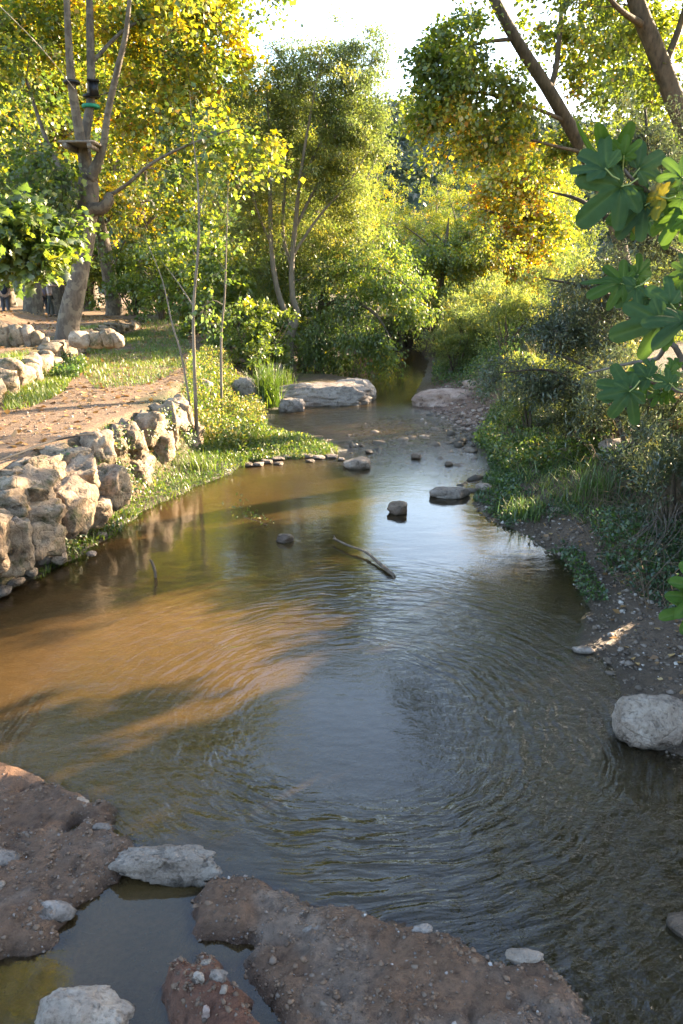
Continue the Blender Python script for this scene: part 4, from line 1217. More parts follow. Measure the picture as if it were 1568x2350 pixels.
# orange plane on the right bank
rg = np.random.default_rng(161)
b = on_ground(*TP(1225, 690, 33.0)[:2])
trunk = [[b[0], b[1], b[2] - .2, .3], P4(1225, 660, 33.0, .24), P4(1215, 560, 33.0, .2), P4(1205, 440, 33.0, .15), P4(1195, 370, 33.0, .08), P4(1190, 320, 33.0, .03)]
limbs = [[P4(1215, 560, 33.0, .09), P4(1160, 500, 32.5, .06), P4(1100, 480, 32.0, .02)], [P4(1210, 480, 33.0, .09), P4(1260, 400, 33.0, .06), P4(1300, 320, 33.0, .02)], [P4(1205, 440, 33.0, .08), P4(1140, 360, 32.5, .05), P4(1080, 310, 32.0, .015)], [P4(1218, 600, 33.0, .08), P4(1150, 600, 32.0, .05), P4(1090, 620, 31.5, .015)]]
C = ell_clumps([E(1170, 420, 32.7, 90, 110, 52, .61), E(1170, 560, 32.5, 95, 70, 40, .63), E(1110, 600, 32.1, 50, 50, 16, .61), E(1240, 500, 32.9, 70, 120, 36, .55), E(1200, 640, 32.3, 70, 35, 14, .7)], rg, (.7, .12), (.6, 1.0))
tree('plane_tree', 'plane tree in orange autumn leaf on the right bank', 'tree', b, trunk, limbs, C, dict(SP_PLANE, n=140, size=.15), LM_PLANE, BK_BROWN, rg, twig_r=.018)

# leaning poplar on the right
rg = np.random.default_rng(171)
b = on_ground(*TP(1454, 828, 19.0)[:2])
trunk = [[b[0], b[1], b[2] - .2, .34], P4(1454, 790, 19, 0.166), P4(1440, 650, 19, 0.154), P4(1400, 480, 19, 0.154), P4(1335, 340, 18.8, 0.144), P4(1260, 210, 18.6, 0.135), P4(1190, 100, 18.4, 0.123), P4(1130, -10, 18.2, 0.111), P4(1088, -130, 18.2, 0.074), P4(1085, -300, 18.6, 0.030)]
limbs = [[P4(1262, 212, 18.6, 0.074), P4(1278, 140, 18.8, 0.061), P4(1290, 0, 19, 0.049), P4(1300, -160, 19, 0.018)],
         [P4(1300, 280, 18.7, 0.049), P4(1230, 250, 18.2, 0.037), P4(1130, 220, 17.8, 0.025), P4(1000, 190, 17.5, 0.009)],
         [P4(1340, 350, 18.8, 0.043), P4(1250, 330, 18.2, 0.031), P4(1150, 300, 17.8, 0.012)],
         [P4(1180, 90, 18.4, 0.049), P4(1100, 100, 18, 0.031), P4(1010, 130, 17.6, 0.009)],
         [P4(1380, 440, 19, 0.043), P4(1440, 300, 19.5, 0.031), P4(1470, 150, 20, 0.012)],
         [P4(1120, -30, 18.2, 0.049), P4(1200, -120, 18.5, 0.031), P4(1320, -220, 19, 0.012)]]
C = ell_clumps([E(1090, 120, 18.0, 100, 70, 30, .45), E(1030, 190, 17.7, 75, 45, 22, .5), E(1000, 130, 17.6, 40, 50, 8, .5), E(1090, 30, 18, 60, 40, 10, .5), E(1180, 210, 18.0, 95, 70, 30, .48), E(1320, 90, 19.2, 130, 120, 58, .55), E(1450, 180, 20, 110, 120, 44, .55), E(1310, -190, 18.8, 170, 130, 60, .45), E(1280, 330, 19.5, 80, 50, 16, .5),
                E(1010, 265, 17.5, 60, 30, 12, .68), E(1120, 310, 17.8, 90, 40, 22, .70)], rg, (.5, .12), (.32, .62))
tree('poplar_tree', 'poplar with thick brown trunk leaning left over the stream', 'tree', b, trunk, limbs, C, dict(n=120, size=.10, asp=.9, twigs=8, lift=0, sag=.35, droop=.6, tvar=.15), LM_YGREEN, BK_BROWN, rg, twig_r=.018, lump=.12, sides=12, show=[0], gap=.022)

rg = np.random.default_rng(172)
b = on_ground(8.6, 16.5)
trunk = [[b[0], b[1], b[2] - .2, .32], [b[0], b[1], 2.5, .27], P4(1590, 330, 16.0, 0.188), P4(1510, 130, 15.8, 0.165), P4(1455, -10, 15.6, 0.143), P4(1400, -200, 15.5, 0.090), P4(1340, -420, 15.5, 0.038)]
limbs = [[P4(1520, 160, 15.8, 0.075), P4(1560, 60, 16, 0.060), P4(1600, -100, 16, 0.022)], [P4(1480, 60, 15.7, 0.068), P4(1420, 20, 15, 0.045), P4(1350, -60, 14.5, 0.015)], [P4(1440, -60, 15.6, 0.060), P4(1520, -200, 15.6, 0.038), P4(1560, -350, 15.6, 0.015)]]
C = ell_clumps([E(1500, 40, 16.2, 120, 120, 34, .5), E(1420, -180, 15.5, 230, 170, 80, .45), E(1620, -80, 15.5, 150, 200, 50, .45), E(1560, 230, 16.4, 90, 100, 20, .4)], rg, (.48, .12), (.4, .75))
tree('poplar_tree', 'poplar with brown trunk crossing the top right corner', 'tree', b, trunk, limbs, C, dict(n=130, size=.10, asp=.9, twigs=8, lift=0, sag=.35, droop=.6, tvar=.15), LM_YGREEN, BK_BROWN, rg, twig_r=.018, lump=.12, sides=12, show=[0], gap=.022)

# grey-leaved willow shrub tree on the right bank
rg = np.random.default_rng(181)
b = on_ground(5.6, 12.2)
trunk = [[b[0], b[1], b[2] - .2, .16], [5.55, 12.2, 1.8, .13], [5.4, 12.3, 3.0, .11], [5.2, 12.4, 4.5, .07], [5.0, 12.4, 6.2, .02]]
limbs = [[[5.55, 12.2, 1.5, .08], P4(1480, 890, 11.6, .06), P4(1400, 865, 11.2, .045), P4(1340, 890, 11, .035), P4(1260, 850, 10.8, .02), P4(1150, 855, 10.5, .01)],
         [P4(1400, 865, 11.2, .03), P4(1320, 830, 11.2, .02), P4(1240, 800, 11.2, .01)],
         [[5.5, 12.2, 2.2, .08], P4(1450, 700, 12, .05), P4(1350, 660, 11.8, .03), P4(1250, 640, 11.6, .01)],
         [[5.4, 12.3, 3.0, .07], P4(1430, 520, 12.3, .05), P4(1330, 460, 12.2, .03), P4(1260, 440, 12, .01)],
         [[5.3, 12.3, 3.6, .06], P4(1500, 400, 12.4, .04), P4(1480, 250, 12.4, .015)],
         [[5.5, 12.2, 2.0, .07], P4(1560, 640, 12.2, .04), P4(1620, 560, 12.2, .02)]]
C = ell_clumps([E(1400, 690, 12.1, 120, 80, 74, .33, 1.0), E(1320, 760, 11.7, 110, 55, 62, .33, .8), E(1460, 540, 12.3, 80, 90, 34, .35, 1.0), E(1490, 380, 12.4, 90, 100, 60, .38, 1.0), E(1540, 520, 12.2, 60, 150, 36, .35, .8), E(1300, 880, 11.0, 130, 40, 40, .38, .6), E(1180, 850, 10.7, 80, 30, 12, .45, .4)], rg, (.38, .12), (.22, .42))
tree('oleaster_tree', 'dark grey leaved oleaster spreading low branches over the right bank', 'tree', b, trunk, limbs, C, dict(n=115, size=.075, asp=.30, twigs=9, lift=.1, sag=.2, droop=.2, tvar=.15), LM_OLIVE, BK_DARK, rg, twig_r=.010)

# tree beside the viewer on the right bank (seen mirrored in the water, shades the shore)
rg = np.random.default_rng(191)
b = on_ground(6.3, 6.6)
trunk = [[b[0], b[1], b[2] - .2, .3], [6.2, 6.6, 3.5, .25], [5.8, 6.7, 7, .18], [5.4, 6.8, 10, .08], [5.2, 6.8, 12.5, .02]]
limbs = [[[6, 6.6, 5 + .7 * k, .1], [6 + 1.3 * math.cos(a), 6.6 + 1.3 * math.sin(a), 7 + .7 * k, .06], [5.8 + 2.8 * math.cos(a), 6.6 + 2.8 * math.sin(a), 8.2 + .6 * k, .02]] for k, a in enumerate([.3, 1.7, 2.9, 3.8, 4.9])]
C = ell_clumps([[5.2, 7.4, 8.4, 2.9, 4.2, 2.7, 170, .4], [6.6, 9.6, 6.2, 1.8, 2.6, 1.8, 60, .35], [6.2, 4.6, 6.5, 2.0, 2.2, 2.0, 60, .35]], rg, (.4, .12), (.4, .8))
tree('poplar_tree', 'tall poplar beside the viewer mirrored in the dark water at right', 'tree', b, trunk, limbs, C, dict(n=150, size=.14, asp=.9, twigs=8, lift=0, sag=.35, droop=.6, tvar=.15), LM_GREEN, BK_BROWN, rg, twig_r=.018)

# saplings on the wall end
def sapling(name, label, pts, side, C, rng, spec, leafm, group=None):
    b = np.array(pts[0][:3])
    return tree(name, label, 'sapling', b, pts, side, C, spec, leafm, BK_GREY, rng, group=group, sides=7, twig_r=.006, lump=.08)
rg = np.random.default_rng(195)
SPS = dict(n=13, size=.085, asp=.75, twigs=6, lift=.1, sag=.3, droop=.5, tvar=.16)
b0 = on_ground(*TP(447, 900, 12.6)[:2])
C = ell_clumps([E(455, 310, 12.9, 60, 60, 12, .25, .4), E(430, 560, 12.7, 60, 80, 5, .5, .4), E(470, 700, 12.6, 40, 60, 4, .6, .3), E(490, 420, 12.8, 40, 60, 4, .35, .4)], rg, (.45, .15), (.2, .36))
sapling('ash_sapling', 'tall thin twin stemmed sapling growing from the end of the lower wall', [[*b0, .034], P4(446, 820, 12.6, 0.0270), P4(445, 700, 12.65, 0.0240), P4(456, 560, 12.7, 0.0210), P4(455, 430, 12.8, 0.0150), P4(442, 300, 12.9, 0.0090), P4(436, 210, 13, 0.0036)],
        [[[b0[0] - .02, b0[1], b0[2], .02], P4(420, 830, 12.7, 0.0168), P4(396, 745, 12.8, 0.0144), P4(372, 640, 12.9, 0.0096), P4(330, 540, 13, 0.0036)], [P4(442, 700, 12.65, 0.0120), P4(410, 650, 12.8, 0.0084), P4(372, 600, 12.9, 0.0036)], [P4(455, 500, 12.7, 0.0096), P4(480, 400, 12.7, 0.0036)]], C, rg, SPS, LM_GREEN)
rg = np.random.default_rng(196)
b0 = on_ground(*TP(505, 850, 15.5)[:2])
C = ell_clumps([E(520, 600, 15.6, 50, 90, 10, .55, .4), E(500, 720, 15.5, 50, 50, 6, .55, .4), E(530, 470, 15.7, 40, 60, 6, .45, .4)], rg, (.5, .15), (.22, .4))
sapling('ash_sapling', 'slimmer sapling standing just right of the twin stemmed one', [[*b0, .03], P4(508, 780, 15.5, 0.0240), P4(516, 680, 15.6, 0.0192), P4(520, 560, 15.7, 0.0132), P4(524, 420, 15.8, 0.0048)], [[P4(512, 700, 15.6, 0.0108), P4(490, 690, 15.5, 0.0072), P4(465, 705, 15.4, 0.0030)]], C, rg, SPS, LM_GREEN)

# hazel shrubs and other bushes
def shrub(seed, leafm, tintb, spec, name, grp, nst=7, r=(1.2, 1.2, 1.1), nc=46, cr=(.28, .5), z=1.15):
    g = np.random.default_rng(seed)
    root = None
    stems = []
    for k in range(nst):
        a = g.uniform(0, 6.28); e = g.uniform(.35, .95)
        stems.append([[.06 * math.cos(a), .06 * math.sin(a), -.1, .03], [.4 * e * r[0] * math.cos(a), .4 * e * r[1] * math.sin(a), .55 * z, .022], [e * r[0] * math.cos(a), e * r[1] * math.sin(a), z * g.uniform(1.0, 1.6), .006]])
    C = ell_clumps([[0, 0, z, r[0], r[1], r[2], nc, tintb]], g, (tintb, .14), cr)
    C = C[C[:, 2] > .1]
    return tree(name, 'x', 'shrub', (0, 0, 0), [[0, 0, -.15, .045], [.02, 0, .4, .04], [.05, .02, z, .02]], stems, C, spec, leafm, BK_BROWN, g, group=grp, twig_r=.010, sides=6, twig_mesh=False)
hz = shrub(301, LM_YGREEN, .38, dict(n=95, size=.12, asp=.7, twigs=8, lift=.1, sag=.2, tvar=.16), 'hazel_shrub', 'leafy shrubs at the end of the path')
hl = [((585, 790), 21.0, .3, .9, 'green shrub with yellow sprays left of the forked ash'), ((520, 770), 23.5, 1.2, 1.15, 'shrub filling the gap behind the saplings'), ((450, 740), 28, 2.4, 1.5, 'tall shrub closing the end of the path'), ((375, 735), 33, .8, 1.4, 'shrub at the end of the path wall'),
      ((310, 715), 36, 4.0, 1.3, 'shrub beside the curved plane trunk'), ((620, 760), 27, 5.1, 1.6, 'big shrub behind the forked ash trunk'), ((545, 720), 31, 3.1, 1.9, 'tall shrub behind the slimmer sapling'), ((205, 705), 44, 2.0, 1.9, 'sunlit yellow bush framed by the arched plane trunk'),
      ((640, 800), 22.5, .5, .55, 'low bush at the foot of the forked ash'), ((440, 690), 38, 3.0, 1.9, 'tall bush behind the twin stemmed sapling'), ((350, 680), 46, 1.1, 2.0, 'bush under the far golden planes'), ((700, 800), 28.5, 3.7, 1.1, 'dark bush behind the drooping box elder'),
      ((-40, 700), 46, 1.5, 2.0, 'bush at the far left behind the walkers'), ((110, 700), 50, 3.9, 2.2, 'bush between the terrace trunks')]
for i, ((dx, dy), Y, rz, s, lab) in enumerate(hl):
    q = TP(dx, dy, Y); loc = (q[0], Y, gz(q[0], Y) - .02)
    if i == 0:
        hz.location = loc; hz.rotation_euler = (0, 0, rz); hz.scale = (s, s, s); hz['label'] = lab
    else:
        copy_thing(hz, loc, rz, s, lab)
ws = shrub(302, LM_ASH, .42, dict(n=150, size=.10, asp=.24, twigs=9, lift=.5, sag=.1, droop=-.2, tvar=.16), 'willow_shrub', 'shrubs along the right bank', nst=10, r=(1.0, 1.0, .7), nc=44, cr=(.25, .42), z=.75)
sl = [((1045, 838), 22.6, .3, .9, 'willow shrub leaning over the water on the right of the far pool'), ((1085, 830), 23.0, 1.2, 1.15, 'willow shrub behind the pink clay ledge'), ((1160, 840), 20.0, 2.4, 1.1, 'sunlit shrub above the pink clay ledge'), ((1150, 780), 27.0, .8, 1.3, 'grey green shrub below the orange plane'),
      ((1235, 880), 15.5, 4.0, .9, 'yellow green shrub on the right bank in front of the reeds'), ((1300, 900), 14.2, 5.1, .85, 'shrub under the low oleaster branches'), ((1065, 790), 28.5, 3.1, 1.5, 'shrub at the right head of the far pool'), ((1220, 950), 13.8, 2.0, .7, 'low bush by the weedy margin of the riffle'),
      ((1290, 790), 25, .5, 1.4, 'dark shrub beneath the oleaster and the orange plane'), ((1380, 960), 11.6, 1.5, .7, 'bush on the bank shoulder below the oleaster'), ((1360, 800), 22, 2.5, 1.3, 'shrub beside the leaning poplar foot'), ((1500, 800), 24, 3.5, 1.4, 'shrub right of the leaning poplar foot'), ((985, 770), 31.5, 1.9, 1.0, 'dark shrub at the very head of the pool'), ((1455, 1000), 10.0, .9, .85, 'shade-toned bush below the fig branches on the right bank'), ((1555, 1080), 8.3, 2.2, .75, 'shaded bush against the right edge above the roots'), ((1330, 985), 11.8, 3.4, .7, 'shade-toned bush hanging over the weedy right shore')]
for i, ((dx, dy), Y, rz, s, lab) in enumerate(sl):
    q = TP(dx, dy, Y); loc = (q[0], Y, gz(q[0], Y) - .02)
    if i == 0:
        ws.location = loc; ws.rotation_euler = (0, 0, rz); ws.scale = (s, s, s); ws['label'] = lab
    else:
        cp = copy_thing(ws, loc, rz, s, lab)
        if i >= 13:  # same shrub, with shade put into a darker leaf colour
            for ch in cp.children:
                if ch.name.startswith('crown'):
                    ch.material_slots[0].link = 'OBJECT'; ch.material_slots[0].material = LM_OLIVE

# far wood on the hillside
def hill_wood():
    r = np.random.default_rng(401)
    n = 1500
    x = r.uniform(-30, 80, n); yv = r.uniform(98, 215, n)
    z = hill_z(x, yv)
    rows = np.column_stack([x, yv, z + 1.6, r.uniform(1.8, 3.2, n), np.clip(.3 + .25 * r.normal(size=n), 0, 1)])
    V, Fa, ti, _ = foliage(rows, dict(n=34, size=.9, asp=.8, twigs=9, lift=.2, sag=0, tvar=.12), r)
    me = np_mesh('hillside_wood', V, Fa, {'tint': ('FLOAT', ti)})
    tag(link('hillside_wood', me, LM_OLIVE), 'dark evergreen wood covering the distant hillside', 'wood', kind='stuff')
hill_wood()

# ------------------------------------------------------------------ fig tree at the right edge, its leaves close to the viewer
def fig_leaf_mesh(seed, fold=0.0, curl=0.12):
    r = np.random.default_rng(seed)
    # outline as radius over angle from the petiole joint: five rounded lobes, the outer ones small
    lobes = [(0.0, 1.0, .31), (0.76, .88, .30), (-0.76, .88, .30), (1.52, .52, .36), (-1.52, .52, .36)]
    a = np.linspace(-2.5, 2.5, 91)
    rad = np.full(a.shape, 0.40)
    for c, h, w in lobes:
        h = h * r.uniform(.9, 1.08); c = c + r.uniform(-.05, .05)
        rad = np.maximum(rad, h * np.clip(1 - np.abs((a - c) / (w * 1.2)) ** 2.6, 0, 1) ** .5)
    rad = np.where(np.abs(a) > 2.0, rad * np.clip((2.75 - np.abs(a)) / .75, .25, 1), rad)
    k = np.array([1, 2, 3, 2, 1.]); k /= k.sum()
    rad = np.convolve(np.pad(rad, 2, mode='edge'), k, 'valid')
    rings = [0.0, .25, .5, .75, .92, 1.0]
    V = []
    for t in rings:
        x = np.sin(a) * rad * t; y_ = np.cos(a) * rad * t
        z = -curl * (x * x + .6 * y_ * y_) + fold * np.abs(x) + 0.02 * np.sin(9 * a) * t + .03 * r.normal() * x
        for c, h, w in lobes:      # raised midribs between quilted panels
            dd = np.abs(x * math.cos(c) - y_ * math.sin(c))
            z = z - 0.028 * np.exp(-(dd / .03) ** 2) * (np.cos(a - c) > 0)
        V.append(np.stack([x, y_, z], 1))
    n = len(a)
    V = np.concatenate(V)
    Fa = []
    for i in range(len(rings) - 1):
        for j in range(n - 1):
            q = i * n + j
            Fa.append((q, q + 1, q + 1 + n, q + n))
    # vein weight for the leaf material
    vein = np.zeros(len(V))
    for c, h, w in lobes:
        u = V[:, 0] * math.sin(c) + V[:, 1] * math.cos(c)
        dd = np.abs(V[:, 0] * math.cos(c) - V[:, 1] * math.sin(c))
        vein = np.maximum(vein, np.exp(-(dd / .022) ** 2) * (u > 0))
    return np_mesh('leaf', V, np.array(Fa), {'vein': ('FLOAT', vein)}, True)

def fig_mat(name, top, under):
    m, nt, out = new_mat(name)
    v = coords(nt, 'Object', 5.0)
    no = nd(nt, 'TexNoise', {'Vector': v, 'Scale': 7, 'Detail': 5, 'Roughness': .6})
    fine = nd(nt, 'TexNoise', {'Vector': v, 'Scale': 40, 'Detail': 3})
    va = nd(nt, 'Attribute', attribute_name='vein')
    oi = nt.nodes.new('ShaderNodeObjectInfo')
    c = ramp(nt, no.outputs[0], [(0.3, tuple(x * .8 for x in top)), (.7, tuple(x * 1.2 for x in top))])
    hv = nd(nt, 'MapRange', {'Value': oi.outputs['Random'], 'To Min': .8, 'To Max': 1.2})
    c = nd(nt, 'HueSaturation', {'Color': c, 'Value': hv.outputs[0]}).outputs[0]
    spots = ramp(nt, fine.outputs[0], [(.70, (0, 0, 0)), (.76, (1, 1, 1))])
    sf = nd(nt, 'Math', {0: spots, 1: .35}, operation='MULTIPLY')
    c = mixc(nt, sf.outputs[0], c, (.12, .09, .03))
    vf = nd(nt, 'Math', {0: va.outputs['Fac'], 1: .55}, operation='MULTIPLY')
    c = mixc(nt, vf.outputs[0], c, (.10, .15, .055))
    bp = nd(nt, 'Bump', {'Height': no.outputs[0], 'Strength': .25, 'Distance': .01})
    p = nd(nt, 'BsdfPrincipled', {'Base Color': c, 'Roughness': .6, 'Specular IOR Level': .16, 'Normal': bp.outputs[0]})
    tr = nd(nt, 'BsdfTranslucent', {'Color': (*under, 1)})
    mx = nd(nt, 'MixShader', {0: .38, 1: p.outputs[0], 2: tr.outputs[0]})
    nt.links.new(mx.outputs[0], out.inputs[0])
    return m
FG_BLUE = fig_mat('fig_leaf_dark', (.036, .076, .030), (.09, .17, .02))
FG_GREEN = fig_mat('fig_leaf_green', (.045, .095, .016), (.11, .20, .02))
FG_YEL = fig_mat('fig_leaf_yellowing', (.20, .19, .02), (.34, .28, .03))
FIGBARK = bark_mat('fig_bark', (.06, .05, .042), (.15, .125, .10), 14, .4)
PETI = plain_mat('fig_petiole', (.22, .26, .07), .5, .1)
fig_meshes = [fig_leaf_mesh(900 + k, fold=[0, .18, .35, -.12, .1][k % 5], curl=[.28, .45, .2, .6, .35][k % 5]) for k in range(10)]

fb = on_ground(3.75, 7.3)
fig = empty('fig_tree', fb)
tag(fig, 'fig tree at the right edge reaching in with big lobed leaves', 'tree')
mb = MB()
tr = spline([[*fb, .20], [3.7, 7.2, 1.0, .15], [3.75, 7.0, 1.9, .13], [3.8, 6.6, 2.8, .09]], 16)
tr[0, 2] -= .2
mb.tube(tr[:, :3], tr[:, 3], 10, .15, 4); mb.build('trunk', BK_DARK, fig, smooth=True, off=fb)
def fig_branch(pts):
    l = spline(pts, 5 * len(pts)); m_ = MB(); m_.tube(l[:, :3], l[:, 3], 7, .06, 3)
    m_.build('branch', FIGBARK, fig, smooth=True, off=fb)
ZX = lambda zx, zy: F(1500 + zx / 2.612, 350 + zy / 2.612)
def zp(zx, zy, Y):
    return TP(*ZX(zx, zy), Y)
FY = 2.55
fig_branch([[3.78, 6.8, 2.4, .05], [3.4, 5.2, 3.1, .035], [2.1, 3.2, 3.1, .018], [*zp(1200, 600, 2.75), .012], [*zp(950, 570, 2.65), .009], [*zp(800, 470, 2.6), .008], [*zp(700, 380, 2.55), .006], [*zp(665, 330, 2.55), .004]])
fig_branch([[*zp(1180, 560, 2.75), .009], [*zp(950, 520, 2.68), .007], [*zp(655, 510, 2.6), .004]])
fig_branch([[3.78, 6.8, 2.2, .045], [3.3, 5.2, 2.6, .03], [2.0, 3.3, 2.65, .016], [*zp(1250, 1420, 2.7), .010], [*zp(1000, 1270, 2.65), .007], [*zp(720, 1150, 2.55), .004]])
fig_branch([[3.75, 7.0, 1.7, .04], [3.2, 5.4, 2.2, .028], [2.3, 3.9, 2.3, .016], [*zp(1200, 1960, 3.0), .011], [*zp(950, 1920, 2.95), .008], [*zp(830, 1890, 2.9), .005], [*zp(705, 1930, 2.85), .003]])
fig_branch([[3.74, 7.1, 1.3, .035], [3.0, 6.2, 1.5, .02], [*zp(1050, 1650, 5.6), .02], [*zp(900, 1720, 5.7), .016], [*zp(720, 1750, 5.8), .012], [*zp(380, 1830, 6.0), .007]])
LEAVES = [  # base, tip (survey pixels of the close-up), depth, width factor, material, tilt of the blade, roll
    (660, 240, 690, 60, 2.55, 1.0, 1, .2, 0), (690, 250, 800, 105, 2.6, .9, 0, .3, .4), (530, 325, 318, 200, 2.5, .9, 0, .75, .3), (560, 320, 440, 110, 2.65, .7, 1, 1.0, -.6), (600, 330, 500, 200, 2.6, .9, 0, .5, .2),
    (770, 325, 1000, 180, 2.55, 1.05, 0, .35, .2), (650, 450, 345, 690, 2.5, 1.15, 0, .05, -.1), (820, 590, 608, 805, 2.55, 1.05, 0, .3, .3), (890, 600, 800, 735, 2.65, .8, 0, .3, 0),
    (830, 490, 690, 470, 2.6, .8, 0, 1.0, .2), (940, 530, 705, 600, 2.5, .8, 2, .95, .5), (1090, 385, 965, 250, 2.5, 1.1, 0, .3, .2), (1060, 500, 890, 490, 2.6, .9, 1, .8, .3), (1095, 540, 945, 625, 2.5, 1.0, 0, .4, .3),
    (1085, 640, 840, 770, 2.6, .8, 1, .8, .4), (1100, 650, 940, 860, 2.5, 1.0, 1, .3, .2), (1120, 700, 1080, 860, 2.45, 1.0, 1, .2, 0),
    (655, 1160, 530, 1040, 2.55, 1.0, 1, .4, .2), (640, 1165, 435, 1200, 2.5, .8, 1, .8, .4), (725, 1115, 695, 1010, 2.6, .8, 0, .5, .2), (760, 1105, 905, 962, 2.6, .75, 1, .5, .6), (750, 1190, 605, 1325, 2.5, 1.25, 0, .1, .1), (740, 1180, 800, 1240, 2.55, .9, 1, .3, .2),
    (1010, 1320, 840, 1180, 2.45, 1.25, 0, .1, .2), (1000, 1330, 1040, 1190, 2.5, .9, 0, .3, .2), (935, 1440, 598, 1550, 2.4, 1.05, 0, .15, -.2), (900, 1420, 745, 1330, 2.5, .8, 0, .3, .3), (1110, 1440, 845, 1625, 2.35, .7, 0, .9, .7), (850, 1290, 740, 1345, 2.65, .9, 1, .5, .3),
    (1100, 1130, 1000, 1150, 2.5, 1.0, 1, .4, 0), (1110, 1070, 1010, 1000, 2.5, 1.1, 0, .3, .2), (1080, 1250, 930, 1190, 2.6, .8, 1, .9, .2),
    (705, 1950, 470, 1900, 2.85, .95, 0, .4, .2), (705, 1955, 550, 2160, 2.8, 1.1, 0, .1, -.1), (835, 1860, 655, 1830, 2.85, .9, 0, .6, .3), (870, 1800, 815, 1720, 2.9, .9, 0, .4, .2), (830, 1880, 770, 1800, 2.95, .8, 1, .5, .3),
    (1000, 1900, 895, 1840, 2.85, 1.1, 0, .3, .2), (1010, 1890, 1090, 1950, 2.9, .9, 0, .4, .2), (930, 1970, 860, 2060, 2.95, .9, 1, .4, .2), (1000, 1810, 1097, 1750, 2.9, .9, 1, .6, .3), (990, 1960, 960, 2070, 2.9, .8, 1, .4, .3), (990, 1800, 1000, 1740, 2.95, .8, 0, .4, .2)]
cam_p = np.array([0, 0, CAM_H])
_rf = random.Random(5)
for _l in list(LEAVES):
    if _rf.random() < .62:
        _bx, _by, _tx, _ty, _Y, _wf, _mi, _ti, _ro = _l
        _an = _rf.uniform(-1.1, 1.1); _k = _rf.uniform(.5, .75); _dx, _dy = _tx - _bx, _ty - _by
        _ox, _oy = _rf.uniform(-60, 190), _rf.uniform(-150, 150)
        LEAVES.append((_bx + _ox, _by + _oy, _bx + _ox + _k * (_dx * math.cos(_an) - _dy * math.sin(_an)), _by + _oy + _k * (_dx * math.sin(_an) + _dy * math.cos(_an)), _Y + _rf.uniform(.12, .35), 1.0, _rf.choice([0, 0, 1, 1, 2]) if _rf.random() < .5 else 1, _rf.uniform(.2, .9), _rf.uniform(-.5, .6)))
for i, (bx, by, tx, ty, Y, wf, mi, tilt, roll) in enumerate(LEAVES):
    p0 = zp(bx, by, Y); p1 = zp(tx, ty, Y)
    ax = p1 - p0
    Lp = np.linalg.norm(ax)
    view = unit(cam_p - 0.5 * (p0 + p1))
    ax = ax / Lp
    # blade swings away from the picture plane by "tilt", keeping its seen length
    L = Lp / max(math.cos(tilt), .35) / 1.0
    L = min(L, .185)
    A = unit(ax * math.cos(tilt) - view * math.sin(tilt) * (1 if i % 3 else -1))
    Nn = unit(view - A * np.dot(view, A))
    Nn = unit(Nn * math.cos(roll) + np.cross(A, Nn) * math.sin(roll) + np.array([0, 0, .25]))
    Nn = unit(Nn - A * np.dot(Nn, A))
    B = np.cross(A, Nn)
    o = bpy.data.objects.new('leaf', fig_meshes[i % 10]); COL.objects.link(o); o.parent = fig
    o.matrix_local = Matrix([[B[0] * L * wf, A[0] * L, Nn[0] * L, p0[0] - fb[0]], [B[1] * L * wf, A[1] * L, Nn[1] * L, p0[1] - fb[1]], [B[2] * L * wf, A[2] * L, Nn[2] * L, p0[2] - fb[2]], [0, 0, 0, 1]])
    if not o.data.materials:
        o.data.materials.append(FG_BLUE)
    o.material_slots[0].link = 'OBJECT'
    o.material_slots[0].material = [FG_BLUE, FG_GREEN, FG_YEL][mi]
    q = p0 - A * .05 + np.array([.012, .02, -.008])
    m_ = MB(); m_.tube(np.array([p0 + A * .004, .5 * (p0 + q) + [0, 0, -.006], q]), [.0022, .0024, .0026], 5)
    m_.build('petiole', PETI, fig, smooth=True, off=fb)
# low fig spray at the right edge of the shore
for i, (bx, by, tx, ty, tl) in enumerate([(1600, 1372, 1540, 1362, .5), (1600, 1400, 1524, 1408, .3), (1610, 1350, 1570, 1340, .6)]):
    p0 = TP(bx, by, 3.1); p1 = TP(tx, ty, 3.1)
    A = unit(p1 - p0); view = unit(cam_p - p0); Nn = unit(view + np.array([0, 0, .8])); Nn = unit(Nn - A * np.dot(A, Nn)); B = np.cross(A, Nn); L = .15
    o = bpy.data.objects.new('leaf', fig_meshes[i]); COL.objects.link(o); o.parent = fig
    o.matrix_local = Matrix([[B[0] * L, A[0] * L, Nn[0] * L, p0[0] - fb[0]], [B[1] * L, A[1] * L, Nn[1] * L, p0[1] - fb[1]], [B[2] * L, A[2] * L, Nn[2] * L, p0[2] - fb[2]], [0, 0, 0, 1]])
    o.material_slots[0].link = 'OBJECT'; o.material_slots[0].material = FG_GREEN
fig_branch([[3.72, 7.0, 1.0, .02], [2.9, 5.0, 1.5, .012], [1.9, 3.6, 1.5, .006], [*TP(1600, 1385, 3.1), .003]])
